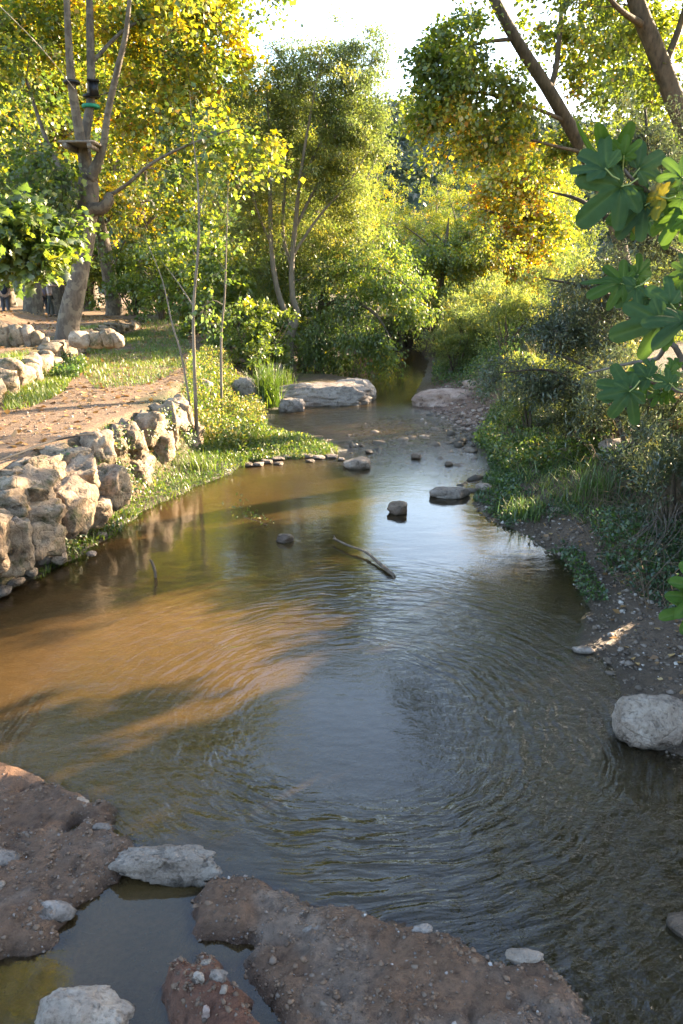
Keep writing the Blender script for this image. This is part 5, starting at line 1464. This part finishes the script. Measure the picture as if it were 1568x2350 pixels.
# fig crown to the right; unseen low clumps added to shade shore and water
rg = np.random.default_rng(905)
C = ell_clumps([[5.3, 7.2, 3.6, 1.5, 2.2, 1.5, 60, .4], [6.0, 9.3, 2.6, 1.2, 1.5, 1.6, 44, .35], [4.6, 4.6, 3.2, 1.1, 1.4, 1.3, 24, .4], [5.0, 6.0, 1.9, .9, 1.6, .9, 40, .35], [4.7, 6.7, 1.25, .7, .9, .5, 26, .35]], rg, (.4, .1), (.3, .5))
V, Fa, ti, _ = foliage(C, dict(n=46, size=.19, asp=.9, twigs=7, lift=.1, sag=.2, droop=.4, tvar=.12, tpl=LOBE), rg)
tag(link('crown', np_mesh('crown', V - fb, Fa, {'tint': ('FLOAT', ti)}), LM_GREEN, fig), kind='stuff')
for q in ([5.3, 7.2, 3.6], [6.0, 9.3, 2.6], [4.6, 4.6, 3.2]):
    fig_branch([[3.76, 6.9, 1.8, .06], [(3.76 + q[0]) / 2, (6.9 + q[1]) / 2, q[2] - .3, .04], [*q, .015]])

# ------------------------------------------------------------------ grasses, herbs, litter
def grass(name, label, polyD, n, h, seed, tint=.5, z=0.0, world_poly=None, lean=.35, width=.009, tv=.18):
    r = np.random.default_rng(seed)
    poly = np.array(world_poly) if world_poly is not None else np.array([W(*p, z) for p in polyD])
    pts = scatter_poly(poly, n, r)
    keep = n2(pts[:, 0], pts[:, 1], 1.6, 3, seed) > -.28 + .35 * r.normal(size=len(pts)) * .5
    pts = pts[keep]
    zz = ground_h(pts[:, 0], pts[:, 1])
    k = zz > -.02
    pts, zz = pts[k], zz[k]; m = len(pts)
    P = np.column_stack([pts, zz - .01])
    a = r.uniform(0, 6.28, m)
    A = np.column_stack([np.cos(a) * lean * r.uniform(.2, 1.6, m), np.sin(a) * lean * r.uniform(.2, 1.6, m), np.ones(m)])
    Nn = np.column_stack([np.cos(a + r.normal(size=m)), np.sin(a + r.normal(size=m)), .3 * np.ones(m)])
    L = h * r.uniform(.35, 1.25, m)
    V, Fa, ti = leaf_arrays(P, A, Nn, L, np.full(m, width) * r.uniform(.7, 1.5, m), np.clip(tint + tv * r.normal(size=m), 0, 1), BLADE)
    return tag(link(name, np_mesh(name, V, Fa, {'tint': ('FLOAT', ti)}), LM_GRASS), label, 'grass', kind='stuff')

def herbs(name, label, polyD, n, h, seed, tint=.45, z=0.0, size=.04, asp=.6, leafm=None, world_poly=None, patch=.0, zmin=-.01):
    """low leafy ground cover: leaves on short invisible-thin stems, mounded by noise"""
    r = np.random.default_rng(seed)
    poly = np.array(world_poly) if world_poly is not None else np.array([W(*p, z) for p in polyD])
    pts = scatter_poly(poly, n, r)
    nn = n2(pts[:, 0], pts[:, 1], 1.3, 3, seed + 3)
    k = nn > patch - .3
    pts, nn = pts[k], nn[k]
    zz = ground_h(pts[:, 0], pts[:, 1]); k = zz > zmin
    pts, zz, nn = pts[k], zz[k], nn[k]; m = len(pts)
    top = h * np.clip(.35 + 1.3 * (nn + .3), .1, 1.5)
    P = np.column_stack([pts, zz + top * r.uniform(0, 1, m) ** .8])
    A = rdir(m, r) * .9 + np.array([0, 0, .25]); Nn = rdir(m, r) * .7 + np.array([0, 0, 1])
    s = size * r.uniform(.5, 1.4, m)
    V, Fa, ti = leaf_arrays(P, A, Nn, s, s * asp, np.clip(tint + .35 * nn + .15 * r.normal(size=m), 0, 1), KITE)
    return tag(link(name, np_mesh(name, V, Fa, {'tint': ('FLOAT', ti)}), leafm or LM_HERB), label, 'ground cover', kind='stuff')

# left bank between wall and water
LB = [(90, 1330), (165, 1285), (250, 1228), (330, 1168), (420, 1126), (520, 1084), (570, 1052), (600, 1000), (600, 960), (560, 900), (440, 940), (420, 1010), (350, 1080), (250, 1130), (150, 1240), (60, 1320)]
grass('bank_grass', 'green grass along the left waterline', LB, 9000, .13, 1001, .5, z=.08)
herbs('bank_weed', 'leafy weeds on the left bank under the wall', LB, 9000, .10, 1002, .5, z=.1, size=.045)
SPIT = [(430, 1050), (560, 1054), (700, 1047), (785, 1034), (740, 1014), (660, 1000), (600, 985), (520, 1000)]
grass('spit_grass', 'mat of bright grass on the gravel spit', SPIT, 8000, .11, 1003, .62, z=.04)
herbs('spit_weed', 'cress growing on the gravel spit', SPIT, 8000, .09, 1004, .62, z=.04, size=.05)
BUSH = [(430, 1000), (440, 900), (520, 880), (600, 930), (620, 985), (560, 1010), (500, 1010)]
herbs('bank_bramble', 'sunlit bramble tangle beside the end of the wall', BUSH, 14000, .42, 1005, .72, z=.3, size=.055)
def creeper():
    r = np.random.default_rng(1006)
    n = 9000
    yy = r.uniform(6.0, 12.6, n)
    sgm = r.uniform(0, 1, n) ** 1.6
    xx = np.interp(yy, L1Y, L1X) + .16 + .34 * sgm
    zz = .05 + 1.0 * (1 - sgm) * r.uniform(.5, 1.0, n)
    k = fbm(np.column_stack([yy * 1.5, zz * 2.2, np.zeros(n)]), 3, 55) > .12 + .1 * r.normal(size=n)
    P = np.column_stack([xx, yy, zz])[k]; m = len(P)
    s_ = .045 * r.uniform(.5, 1.4, m)
    V, Fa, ti = leaf_arrays(P, rdir(m, r) + [.2, 0, -.3], rdir(m, r) * .6 + [1, -.4, .5], s_, s_ * .6, np.clip(.5 + .22 * r.normal(size=m), 0, 1), KITE)
    tag(link('wall_creeper', np_mesh('wall_creeper', V, Fa, {'tint': ('FLOAT', ti)}), LM_HERB), 'creeper and herbs hanging in the joints of the lower wall', 'ground cover', kind='stuff')
creeper()
# path and terraces
grass('path_grass', 'short grass strip across the path', [(170, 830), (230, 800), (400, 790), (430, 830), (350, 870), (220, 880)], 7000, .10, 1011, .55, z=1.1, width=.012)
grass('path_edge_grass', 'grass along the inner edge of the path', [(300, 790), (330, 745), (420, 745), (440, 800), (360, 820)], 4000, .13, 1012, .5, z=1.1, width=.014)
grass('terrace_grass', 'grass on the upper terrace around the plane', [(0, 850), (0, 800), (120, 785), (180, 780), (140, 820), (60, 845)], 6000, .12, 1013, .55, z=1.58, width=.014)
grass('terrace_far_grass', 'grass strip below the far boulders', [(170, 742), (340, 722), (350, 735), (200, 762)], 5000, .12, 1014, .6, z=1.58, width=.018)
herbs('wall_foot_weed', 'weeds growing at the foot of the path wall', None, 4200, .22, 1015, .45, world_poly=[[-5.5, 15.0], [-5.0, 15.0], [-5.6, 17.5], [-6.2, 17.6]], size=.06)
grass('right_bank_grass', 'long dark grass on the right bank slope', [(1150, 1010), (1250, 1000), (1400, 1040), (1480, 1120), (1440, 1200), (1320, 1160), (1200, 1080)], 2600, .22, 1021, .45, z=.3, width=.008, lean=.7, tv=.3)
RW = [(1085, 1000), (1130, 1030), (1140, 1090), (1120, 1140), (1200, 1190), (1300, 1240), (1420, 1300), (1500, 1400), (1600, 1420), (1600, 1250), (1450, 1130), (1300, 1040), (1150, 985)]
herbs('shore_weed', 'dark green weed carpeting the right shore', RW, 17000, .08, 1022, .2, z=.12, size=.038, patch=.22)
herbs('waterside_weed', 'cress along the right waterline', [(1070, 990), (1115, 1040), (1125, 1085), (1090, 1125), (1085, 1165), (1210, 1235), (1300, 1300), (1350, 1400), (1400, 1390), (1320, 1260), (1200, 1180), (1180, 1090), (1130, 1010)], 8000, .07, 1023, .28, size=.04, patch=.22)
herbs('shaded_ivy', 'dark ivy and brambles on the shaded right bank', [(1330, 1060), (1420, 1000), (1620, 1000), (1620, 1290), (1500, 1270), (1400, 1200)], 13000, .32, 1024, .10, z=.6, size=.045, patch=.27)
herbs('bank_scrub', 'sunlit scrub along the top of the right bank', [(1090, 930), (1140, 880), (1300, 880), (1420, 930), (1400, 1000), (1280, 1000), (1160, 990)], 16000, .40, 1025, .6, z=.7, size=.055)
herbs('far_scrub', 'green scrub beside the far pool on the right', [(990, 850), (995, 820), (1060, 800), (1200, 800), (1200, 880), (1110, 900), (1060, 868)], 12000, .45, 1026, .5, z=.5, size=.08, asp=.4)
grass('reeds', 'tall green reeds behind the right bank shrubs', [(1060, 790), (1080, 760), (1240, 770), (1270, 800), (1160, 815)], 5200, 1.0, 1027, .4, z=.9, width=.03, lean=.2)
grass('dry_grass', 'dry yellow grass on the right bank top', [(1200, 850), (1240, 815), (1450, 830), (1500, 880), (1400, 900), (1260, 880)], 6000, .32, 1028, .88, z=.95, width=.012, lean=.5)
grass('meadow_grass', 'sunlit grass behind the right bank', [(1250, 800), (1250, 775), (1600, 780), (1600, 830), (1400, 830)], 6000, .35, 1029, .7, z=1.0, width=.025, lean=.4)

def dead_stems(name, label, polyD, n, seed, z=.5, ln=.5):
    r = np.random.default_rng(seed)
    pts = scatter_poly(np.array([W(*p, z) for p in polyD]), n, r)
    zz = ground_h(pts[:, 0], pts[:, 1]); k = zz > .03; pts, zz = pts[k], zz[k]
    m_ = MB()
    for (x, y_), z_ in zip(pts, zz):
        a_ = r.uniform(0, 6.28); L = ln * r.uniform(.4, 1.4); e = r.uniform(.3, 1.2)
        p0 = np.array([x, y_, z_]); p2 = p0 + np.array([math.cos(a_) * e * L, math.sin(a_) * e * L, L * r.uniform(.15, .7)])
        m_.tube(np.array([p0, .5 * (p0 + p2) + [0, 0, .25 * L], p2]), [.004, .003, .0015], 3)
    tag(m_.build(name, LM_DRYSTEM), label, 'dead stems', kind='stuff')
LM_DRYSTEM = plain_mat('dead_stem', (.16, .11, .07), .9, .4, 3)
dead_stems('dead_brambles', 'tangled dead bramble stems on the shaded right bank', [(1330, 1060), (1420, 1000), (1620, 1000), (1620, 1290), (1500, 1270), (1400, 1200)], 520, 1401, .6, .5)
dead_stems('dry_stalks', 'dry pale stalks on the sunlit right bank top', [(1090, 930), (1140, 880), (1300, 860), (1420, 930), (1400, 1000), (1160, 990)], 260, 1402, .7, .6)

# the big grass tuft
def tuft(name, label, c, n, h, seed, spread=.7, width=.02, tint=.45, rad=.12, leafm=None):
    r = np.random.default_rng(seed)
    a = r.uniform(0, 6.28, n); e = np.abs(r.normal(size=n)) * spread
    rows = []
    V_, F_, T_ = [], [], []
    base = 0
    P0 = np.column_stack([rad * r.normal(size=n), rad * r.normal(size=n), np.zeros(n)])
    L = h * r.uniform(.55, 1.15, n)
    seg = 4
    out = np.column_stack([np.cos(a), np.sin(a), np.zeros(n)])
    side = np.column_stack([-np.sin(a), np.cos(a), np.zeros(n)])
    pts = []
    for k in range(seg + 1):
        t = k / seg
        pos = P0 + out * (L * e * t ** 1.6)[:, None] + np.column_stack([np.zeros(n), np.zeros(n), L * (t - .42 * e * t ** 2.5)])
        wd = width * (1 - t) ** .6 * .5
        pts.append(pos - side * wd); pts.append(pos + side * wd)
    V = np.stack(pts, 1)
    m = V.shape[1]
    f0 = []
    for k in range(seg):
        f0 += [(2 * k, 2 * k + 1, 2 * k + 3), (2 * k, 2 * k + 3, 2 * k + 2)]
    Fa = (np.arange(n) * m)[:, None, None] + np.array(f0)[None]
    ti = np.repeat(np.clip(tint + .14 * r.normal(size=n), 0, 1), m)
    o = link(name, np_mesh(name, V.reshape(-1, 3), Fa.reshape(-1, 3), {'tint': ('FLOAT', ti)}), leafm or LM_GRASS, None, c)
    return tag(o, label, 'grass tuft')
q = W(*F(752, 1120), .25)
tuft('sedge_tuft', 'big bright green sedge tuft above the rock ledge', (q[0], q[1], gz(q[0], q[1])), 420, 1.05, 1101, .42, .022, .42, .14)
for i, (fx, fy, h, lab) in enumerate([(800, 1090, .5, 'small sedge tuft right of the big one'), (1490, 1268, .45, 'dark grass tuft on the right bank above the riffle'), (1660, 1420, .55, 'long grass tuft on the shaded right shore'), (1480, 1440, .3, 'grass tuft at the edge of the right shore gravel'), (700, 1250, .35, 'grass tuft on the near edge of the spit'), (560, 1310, .28, 'grass tuft at the left waterline'), (235, 1450, .3, 'bright grass tuft at the foot of the biggest wall stone')]):
    q = W(*F(fx, fy), .1)
    tuft('grass_tuft', lab, (q[0], q[1], gz(q[0], q[1])), 160, h, 1110 + i, .55, .012, .45 if fx < 1200 else .2, .13)
# fallen leaves
def litter(name, label, poly, n, seed, size=.07, z=None):
    r = np.random.default_rng(seed)
    pts = scatter_poly(np.array(poly), n, r)
    zz = ground_h(pts[:, 0], pts[:, 1]); k = zz > .02; pts, zz = pts[k], zz[k]; m = len(pts)
    P = np.column_stack([pts, zz + .012])
    A = rdir(m, r) * np.array([1, 1, .25]); Nn = rdir(m, r) * .5 + np.array([0, 0, 1])
    s = size * r.uniform(.5, 1.4, m)
    V, Fa, ti = leaf_arrays(P, A, Nn, s, s * .8, r.uniform(0, 1, m), KITE)
    tag(link(name, np_mesh(name, V, Fa, {'tint': ('FLOAT', ti)}), LM_DRY), label, 'leaf litter', kind='stuff')
litter('path_leaf_litter', 'fallen leaves on the path and terraces', [[-2.6, 8], [-2.8, 14], [-4, 24], [-7.5, 32], [-14, 40], [-16, 36], [-12, 20], [-6, 10], [-4.5, 6]], 5200, 1201, .10)
litter('bank_leaf_litter', 'fallen leaves on the right bank under the fig', [W(*p, .9)[:2] for p in [(1380, 960), (1450, 890), (1700, 900), (1700, 1040), (1450, 1020)]], 4200, 1202, .08)
litter('shore_leaf_litter', 'scattered yellow leaves on the right shore', [W(*p, .1)[:2] for p in [(1090, 1140), (1300, 1250), (1420, 1560), (1580, 1700), (1600, 1300), (1300, 1100)]], 260, 1203, .06)

# ------------------------------------------------------------------ driftwood, twigs, hose
WOOD_WET = bark_mat('driftwood', (.07, .05, .035), (.22, .16, .11), 14, .3)
def stick(name, label, cat, pts, sides=7, mat=None, lump=.12):
    l = spline(pts, 6 * len(pts)); b_ = l[0, :3]
    m_ = MB(); m_.tube(l[:, :3], l[:, 3], sides, lump, 5)
    o = m_.build(name, mat or WOOD_WET, None, b_, True, off=b_)
    return tag(o, label, cat)
def w4(dx, dy, z, r):
    p = W(dx, dy, z); return [p[0], p[1], p[2], r]
st = empty('floating_branch', W(767, 1235, .04))
tag(st, 'bare branch lying half floating across the middle of the stream', 'branch')
for nm, pts in (('stem', [w4(766, 1236, .05, .012), w4(800, 1252, .05, .013), w4(838, 1266, .045, .014), w4(870, 1292, .03, .018), w4(893, 1312, .02, .020), w4(906, 1322, .01, .014)]), ('side_twig', [w4(900, 1316, .02, .010), w4(905, 1330, -.01, .008), w4(903, 1340, -.03, .005)]), ('side_twig', [w4(772, 1239, .05, .007), w4(766, 1228, .07, .005)])):
    l = spline(pts, 20); m_ = MB(); m_.tube(l[:, :3], l[:, 3], 7, .15, 3); m_.build(nm, WOOD_WET, st, smooth=True, off=st.location)
q = W(358, 1325, 0)
stick('upright_twig', 'short bent twig standing out of the water on the left', 'twig', [[q[0], q[1], -.2, .016], [q[0], q[1], .02, .015], [q[0] - .02, q[1], .14, .014], [*TP(345, 1284, q[1]), .009]])
q = W(*F(760, 1478), 0)
lt = empty('leafy_twig', q)
tag(lt, 'leafy green twig poking up from the water near the small brown rock', 'twig')
tl = spline([[*W(625, 1210, -.02), .004], [*W(590, 1195, .04), .004], [*W(560, 1185, .09), .0035], [*TP(551, 1152, W(560, 1185, .1)[1]), .002]], 16)
m_ = MB(); m_.tube(tl[:, :3], tl[:, 3], 5); m_.build('stem', WOOD_WET, lt, smooth=True, off=q)
r = np.random.default_rng(77); n = 90
P = tl[r.integers(0, 16, n), :3] + r.normal(size=(n, 3)) * np.array([.08, .05, .035]) + [0, 0, .03]
V, Fa, ti = leaf_arrays(P, rdir(n, r) + [0, 0, .3], rdir(n, r) + [0, 0, 1], .045 * r.uniform(.6, 1.3, n), .02 * r.uniform(.6, 1.3, n), np.clip(.6 + .2 * r.normal(size=n), 0, 1), KITE)
tag(link('leaves', np_mesh('leaves', V - q, Fa, {'tint': ('FLOAT', ti)}), LM_HERB, lt), kind='stuff')
RUB = plain_mat('black_rubber', (.012, .012, .014), .9, .2)
hose_pts = [(-40, 1075), (0, 1056), (45, 1040), (100, 1018), (160, 1004), (215, 996), (280, 1004)]
hp = []
for dx, dy in hose_pts:
    p_ = wall_pt(dx, dy, L1Y, L1X, .12); hp.append([*p_, .011])
stick('garden_hose', 'thin black hose draped over the stones of the lower wall', 'hose', hp, 6, RUB, 0)
# roots under the right bank
ro = empty('exposed_roots', W(1540, 1240, .3))
tag(ro, 'tangle of brown roots hanging from the undercut right bank', 'roots')
r = np.random.default_rng(88)
for k in range(26):
    x0, y0 = r.uniform(1480, 1620), r.uniform(1150, 1210)
    p0 = TP(x0, y0, 7.2 + r.uniform(-.4, .4)); p2 = TP(x0 - r.uniform(20, 110), y0 + r.uniform(60, 120), p0[1] - r.uniform(.1, .7))
    p1 = .5 * (p0 + p2) + np.array([r.uniform(-.1, .1), -.12, .08])
    l = spline([[*p0, r.uniform(.004, .010)], [*p1, .004], [*p2, .002]], 10); m_ = MB(); m_.tube(l[:, :3], l[:, 3], 5)
    m_.build('root', BK_DARK, ro, smooth=True, off=ro.location)

# ------------------------------------------------------------------ rope course in the big plane
OLDWOOD = bark_mat('weathered_wood', (.12, .10, .085), (.27, .235, .20), 12, 1.0)
c = TP(190, 332, 19.25)
pf = empty('tree_platform', c)
tag(pf, 'small weathered wooden platform fixed in the fork of the big plane', 'platform')
for k in range(5):
    m_ = MB(); m_.box((c[0], c[1] - .36 + k * .17, c[2]), (.80, .15, .045), 0, .02 * (k % 2)); m_.build('plank', OLDWOOD, pf, off=c)
for sx in (-.27, .27):
    m_ = MB(); m_.box((c[0] + sx, c[1], c[2] - .075), (.09, .86, .10)); m_.build('beam', OLDWOOD, pf, off=c)
GREENT = plain_mat('green_strap', (.02, .28, .16), .6, .2)
BLK = plain_mat('black_steel', (.03, .03, .033), .4, .2, metallic=.6)
def ring(name, label, cat, c, r, h, mat, tilt=0.0):
    m_ = MB(); a = np.linspace(0, 2 * np.pi, 15)
    m_.tube(np.stack([c[0] + r * np.cos(a), c[1] + r * np.sin(a), c[2] + tilt * np.cos(a)], 1), np.full(15, h), 6)
    return tag(m_.build(name, mat, None, c, True, off=c), label, cat)
ring('tree_strap', 'green strap wrapped round the middle limb of the big plane', 'strap', TP(209, 245, 20.0), .165, .045, GREENT)
ring('tree_collar', 'dark steel collar above the green strap on the plane limb', 'collar', TP(210, 222, 20.0), .16, .04, BLK)
ring('tree_collar', 'dark steel collar on the left limb of the big plane', 'collar', TP(165, 190, 19.5), .155, .04, BLK)
bc = TP(216, 205, 19.8)
m_ = MB(); m_.box(bc, (.20, .12, .30), .2); m_.box(bc + [0, 0, .17], (.26, .18, .04), .2)
tag(m_.build('nest_box', BLK, None, bc, off=bc), 'dark nest box strapped to the middle limb of the plane', 'box')
ROPE = plain_mat('pale_rope', (.45, .40, .32), .7, .15)
stick('rope', 'pale rope running down from the top left corner to the plane limb', 'rope', [[*TP(-30, -15, 17), .010], [*TP(90, 105, 18.2), .010], [*TP(172, 205, 19.3), .010]], 5, ROPE, 0)
stick('rope', 'thin rope strung between trunks left of the big plane', 'rope', [[*TP(20, 418, 26), .010], [*TP(70, 428, 26), .010], [*TP(140, 424, 26), .010]], 5, ROPE, 0)
def cloth(name, label, dx, dy, Y, w, h, seed):
    c = TP(dx, dy, Y); n = 14
    U, Vv = np.meshgrid(np.linspace(-.5, .5, n), np.linspace(-.5, .5, n))
    k = fbm(np.stack([U.ravel() * 4, Vv.ravel() * 4, np.full(U.size, seed)], 1), 3, seed).reshape(U.shape)
    X = U * w * (1 - .5 * (Vv + .5)) + .2 * w * k; Z = Vv * h + .2 * h * U; Yy = .25 * w * k
    o = link(name, np_mesh(name, np.stack([X, Yy, Z], -1).reshape(-1, 3), grid_faces(n, n), None, True), GREENT, None, c)
    so = o.modifiers.new('thickness', 'SOLIDIFY'); so.thickness = .012
    return tag(o, label, 'cloth')
cloth('green_cloth', 'torn green cloth hanging between trunks at left', 64, 418, 25.8, .55, .75, 3)
cloth('green_cloth', 'small green cloth scrap right of the torn one', 100, 442, 25.6, .28, .3, 5)

# fence beyond the right bank
GALV = plain_mat('galvanised_steel', (.32, .34, .36), .4, .15, metallic=.7)
fc = TP(1190, 690, 36.0); fz = gz(fc[0], 36.0)
fn = empty('wire_fence', (fc[0], 36.0, fz)); tag(fn, 'grey steel post fence beyond the reeds on the right', 'fence')
for dx in (1140, 1163, 1186, 1220, 1260, 1300):
    p_ = TP(dx, 690, 36.0); m_ = MB(); m_.tube(np.array([[p_[0], 36, fz - .2], [p_[0], 36, fz + 1.9]]), [.035, .035], 8); m_.build('post', GALV, fn, smooth=True, off=fn.location)
for zz in (.5, 1.0, 1.5, 1.85):
    a_, b_ = TP(1140, 690, 36), TP(1300, 690, 36); m_ = MB(); m_.tube(np.array([[a_[0], 35.96, fz + zz], [b_[0], 35.96, fz + zz]]), [.006, .006], 4); m_.build('wire', GALV, fn, off=fn.location)

# ------------------------------------------------------------------ people on the upper terrace
SKIN = plain_mat('skin', (.42, .25, .18), .55, .08)
def skinned(name, joints, edges, mat, parent, root=0):
    me = bpy.data.meshes.new(name)
    me.from_pydata([j[:3] for j in joints], edges, [])
    o = link(name, me, mat, parent)
    sk_ = o.modifiers.new('skin', 'SKIN'); sk_.use_smooth_shade = True
    lay = me.skin_vertices[0].data
    for i, j in enumerate(joints):
        lay[i].radius = (j[3], j[4] if len(j) > 4 else j[3]); lay[i].use_root = (i == root)
    su = o.modifiers.new('sub', 'SUBSURF'); su.levels = 2; su.render_levels = 2
    return o
def person(label, loc, rz, arms, top, bottom, hairc, mask=False, h=1.66, stride=.10):
    s_ = h / 1.72
    root = empty('person', loc); root.rotation_euler = (0, 0, rz); root.scale = (s_, s_, s_)
    tag(root, label, 'person')
    J = [(0, 0, .96, .15, .11), (0, 0, 1.15, .135, .10), (0, 0, 1.36, .165, .11), (0, 0, 1.47, .055), (0, -.01, 1.53, .05), (0, -.02, 1.60, .078, .09), (0, -.015, 1.69, .07, .085)]
    Ed = [(0, 1), (1, 2), (2, 3), (3, 4), (4, 5), (5, 6)]
    legs = {}
    for sx in (-1, 1):
        b_ = len(J)
        J += [(sx * .095, 0, .88, .085), (sx * .10, -sx * stride * .5, .50, .056), (sx * .10, -sx * stride + .02, .10, .04), (sx * .11, -sx * stride - .10, .035, .038, .028)]
        Ed += [(0, b_), (b_, b_ + 1), (b_ + 1, b_ + 2), (b_ + 2, b_ + 3)]; legs[sx] = b_
    hands = {}
    for sx in (-1, 1):
        sh, el, wr, ha = arms[sx]
        b_ = len(J)
        J += [(sx * .175, 0, 1.40, .055), (*el, .042), (*wr, .030), (*ha, .032, .018)]
        Ed += [(2, b_), (b_, b_ + 1), (b_ + 1, b_ + 2), (b_ + 2, b_ + 3)]; hands[sx] = b_
        d_ = np.array(ha) - np.array(wr); d_ = d_ / np.linalg.norm(d_); sd_ = np.cross(d_, [0, 0, 1.0]); sd_ = sd_ / (np.linalg.norm(sd_) + 1e-6)
        for k, (off, ln) in enumerate([(-.025, .075), (-.009, .085), (.008, .08), (.024, .062)]):
            f0 = len(J); p1 = np.array(ha) + sd_ * off + d_ * ln * .5; p2 = np.array(ha) + sd_ * off * 1.1 + d_ * ln + [0, 0, -.012]
            J += [(*p1, .009), (*p2, .008)]; Ed += [(b_ + 3, f0), (f0, f0 + 1)]
        f0 = len(J); p1 = np.array(wr) * .4 + np.array(ha) * .6 + sd_ * -.05; J += [(*p1, .010)]; Ed += [(b_ + 2, f0)]
    skinned('body', J, Ed, SKIN, root)
    skinned('face_nose', [(0, -.105, 1.615, .012), (0, -.118, 1.60, .014)], [(0, 1)], SKIN, root)
    skinned('hair', [(0, .02, 1.62, .085, .085), (0, .005, 1.70, .09, .10), (0, .0, 1.735, .06, .07)], [(0, 1), (1, 2)], plain_mat('hair', hairc, .6, .2), root)
    eyem = plain_mat('eye_dark', (.03, .02, .02), .3, .05)
    for sx in (-1, 1):
        skinned('eye', [(sx * .032, -.098, 1.635, .010), (sx * .038, -.096, 1.635, .009)], [(0, 1)], eyem, root)
        skinned('ear', [(sx * .082, .0, 1.635, .012, .02), (sx * .084, .0, 1.60, .011, .016)], [(0, 1)], SKIN, root)
    T = [(0, 0, .93, .175, .135), (0, 0, 1.15, .16, .125), (0, 0, 1.36, .185, .13), (0, 0, 1.45, .09)]
    TE = [(0, 1), (1, 2), (2, 3)]
    for sx in (-1, 1):
        el = np.array(arms[sx][1]); b_ = len(T); sh = np.array([sx * .18, 0, 1.40]); T += [(*sh, .072), (*(sh * .3 + el * .7), .062)]; TE += [(2, b_), (b_, b_ + 1)]
    skinned('shirt', T, TE, top, root)
    B = [(0, 0, .98, .165, .125)]; BE = []
    for sx in (-1, 1):
        b_ = len(B); B += [(sx * .095, 0, .86, .10), (sx * .10, -sx * stride * .5, .50, .075), (sx * .10, -sx * stride + .02, .09, .062)]; BE += [(0, b_), (b_, b_ + 1), (b_ + 1, b_ + 2)]
    skinned('trousers', B, BE, bottom, root)
    shoe = plain_mat('shoe_dark', (.04, .035, .03), .6, .1)
    for sx in (-1, 1):
        skinned('shoe', [(sx * .10, -sx * stride + .04, .05, .05, .045), (sx * .11, -sx * stride - .12, .04, .05, .035)], [(0, 1)], shoe, root)
    if mask:
        skinned('face_mask', [(-.04, -.085, 1.585, .035, .045), (.04, -.085, 1.585, .035, .045)], [(0, 1)], plain_mat('mask_white', (.75, .77, .8), .8, .05), root)
    return root
down = lambda sx: (None, (sx * .23, .03, 1.13), (sx * .22, -.06, .90), (sx * .215, -.09, .82))
NAVY = plain_mat('navy_cloth', (.015, .017, .03), .85, .2); GREYC = plain_mat('grey_trousers', (.09, .085, .10), .85, .2)
PINKC = plain_mat('pale_pink_cloth', (.55, .43, .42), .85, .15); DARKT = plain_mat('dark_trousers', (.06, .065, .06), .85, .2); LILAC = plain_mat('lilac_cloth', (.34, .28, .36), .85, .15)
def stand(dx, Y):
    x_ = TP(dx, 690, Y)[0]; return (x_, Y, gz(x_, Y))
person('person in dark navy top with white face mask at the left edge', stand(12, 34.2), .35, {-1: down(-1), 1: (None, (.24, -.02, 1.14), (.20, -.18, 1.0), (.17, -.24, .98))}, NAVY, GREYC, (.05, .035, .03), True)
person('person in pale shirt and dark trousers hugging a plane trunk', stand(116, 35.6), 1.75, {-1: (None, (-.23, -.26, 1.36), (-.18, -.52, 1.38), (-.15, -.60, 1.38)), 1: (None, (.23, -.26, 1.36), (.20, -.52, 1.38), (.17, -.60, 1.38))}, PINKC, DARKT, (.02, .018, .018))
person('person in lilac top half hidden behind the tree hugger', stand(101, 36.6), 1.3, {-1: down(-1), 1: down(1)}, LILAC, GREYC, (.10, .06, .04), h=1.6)
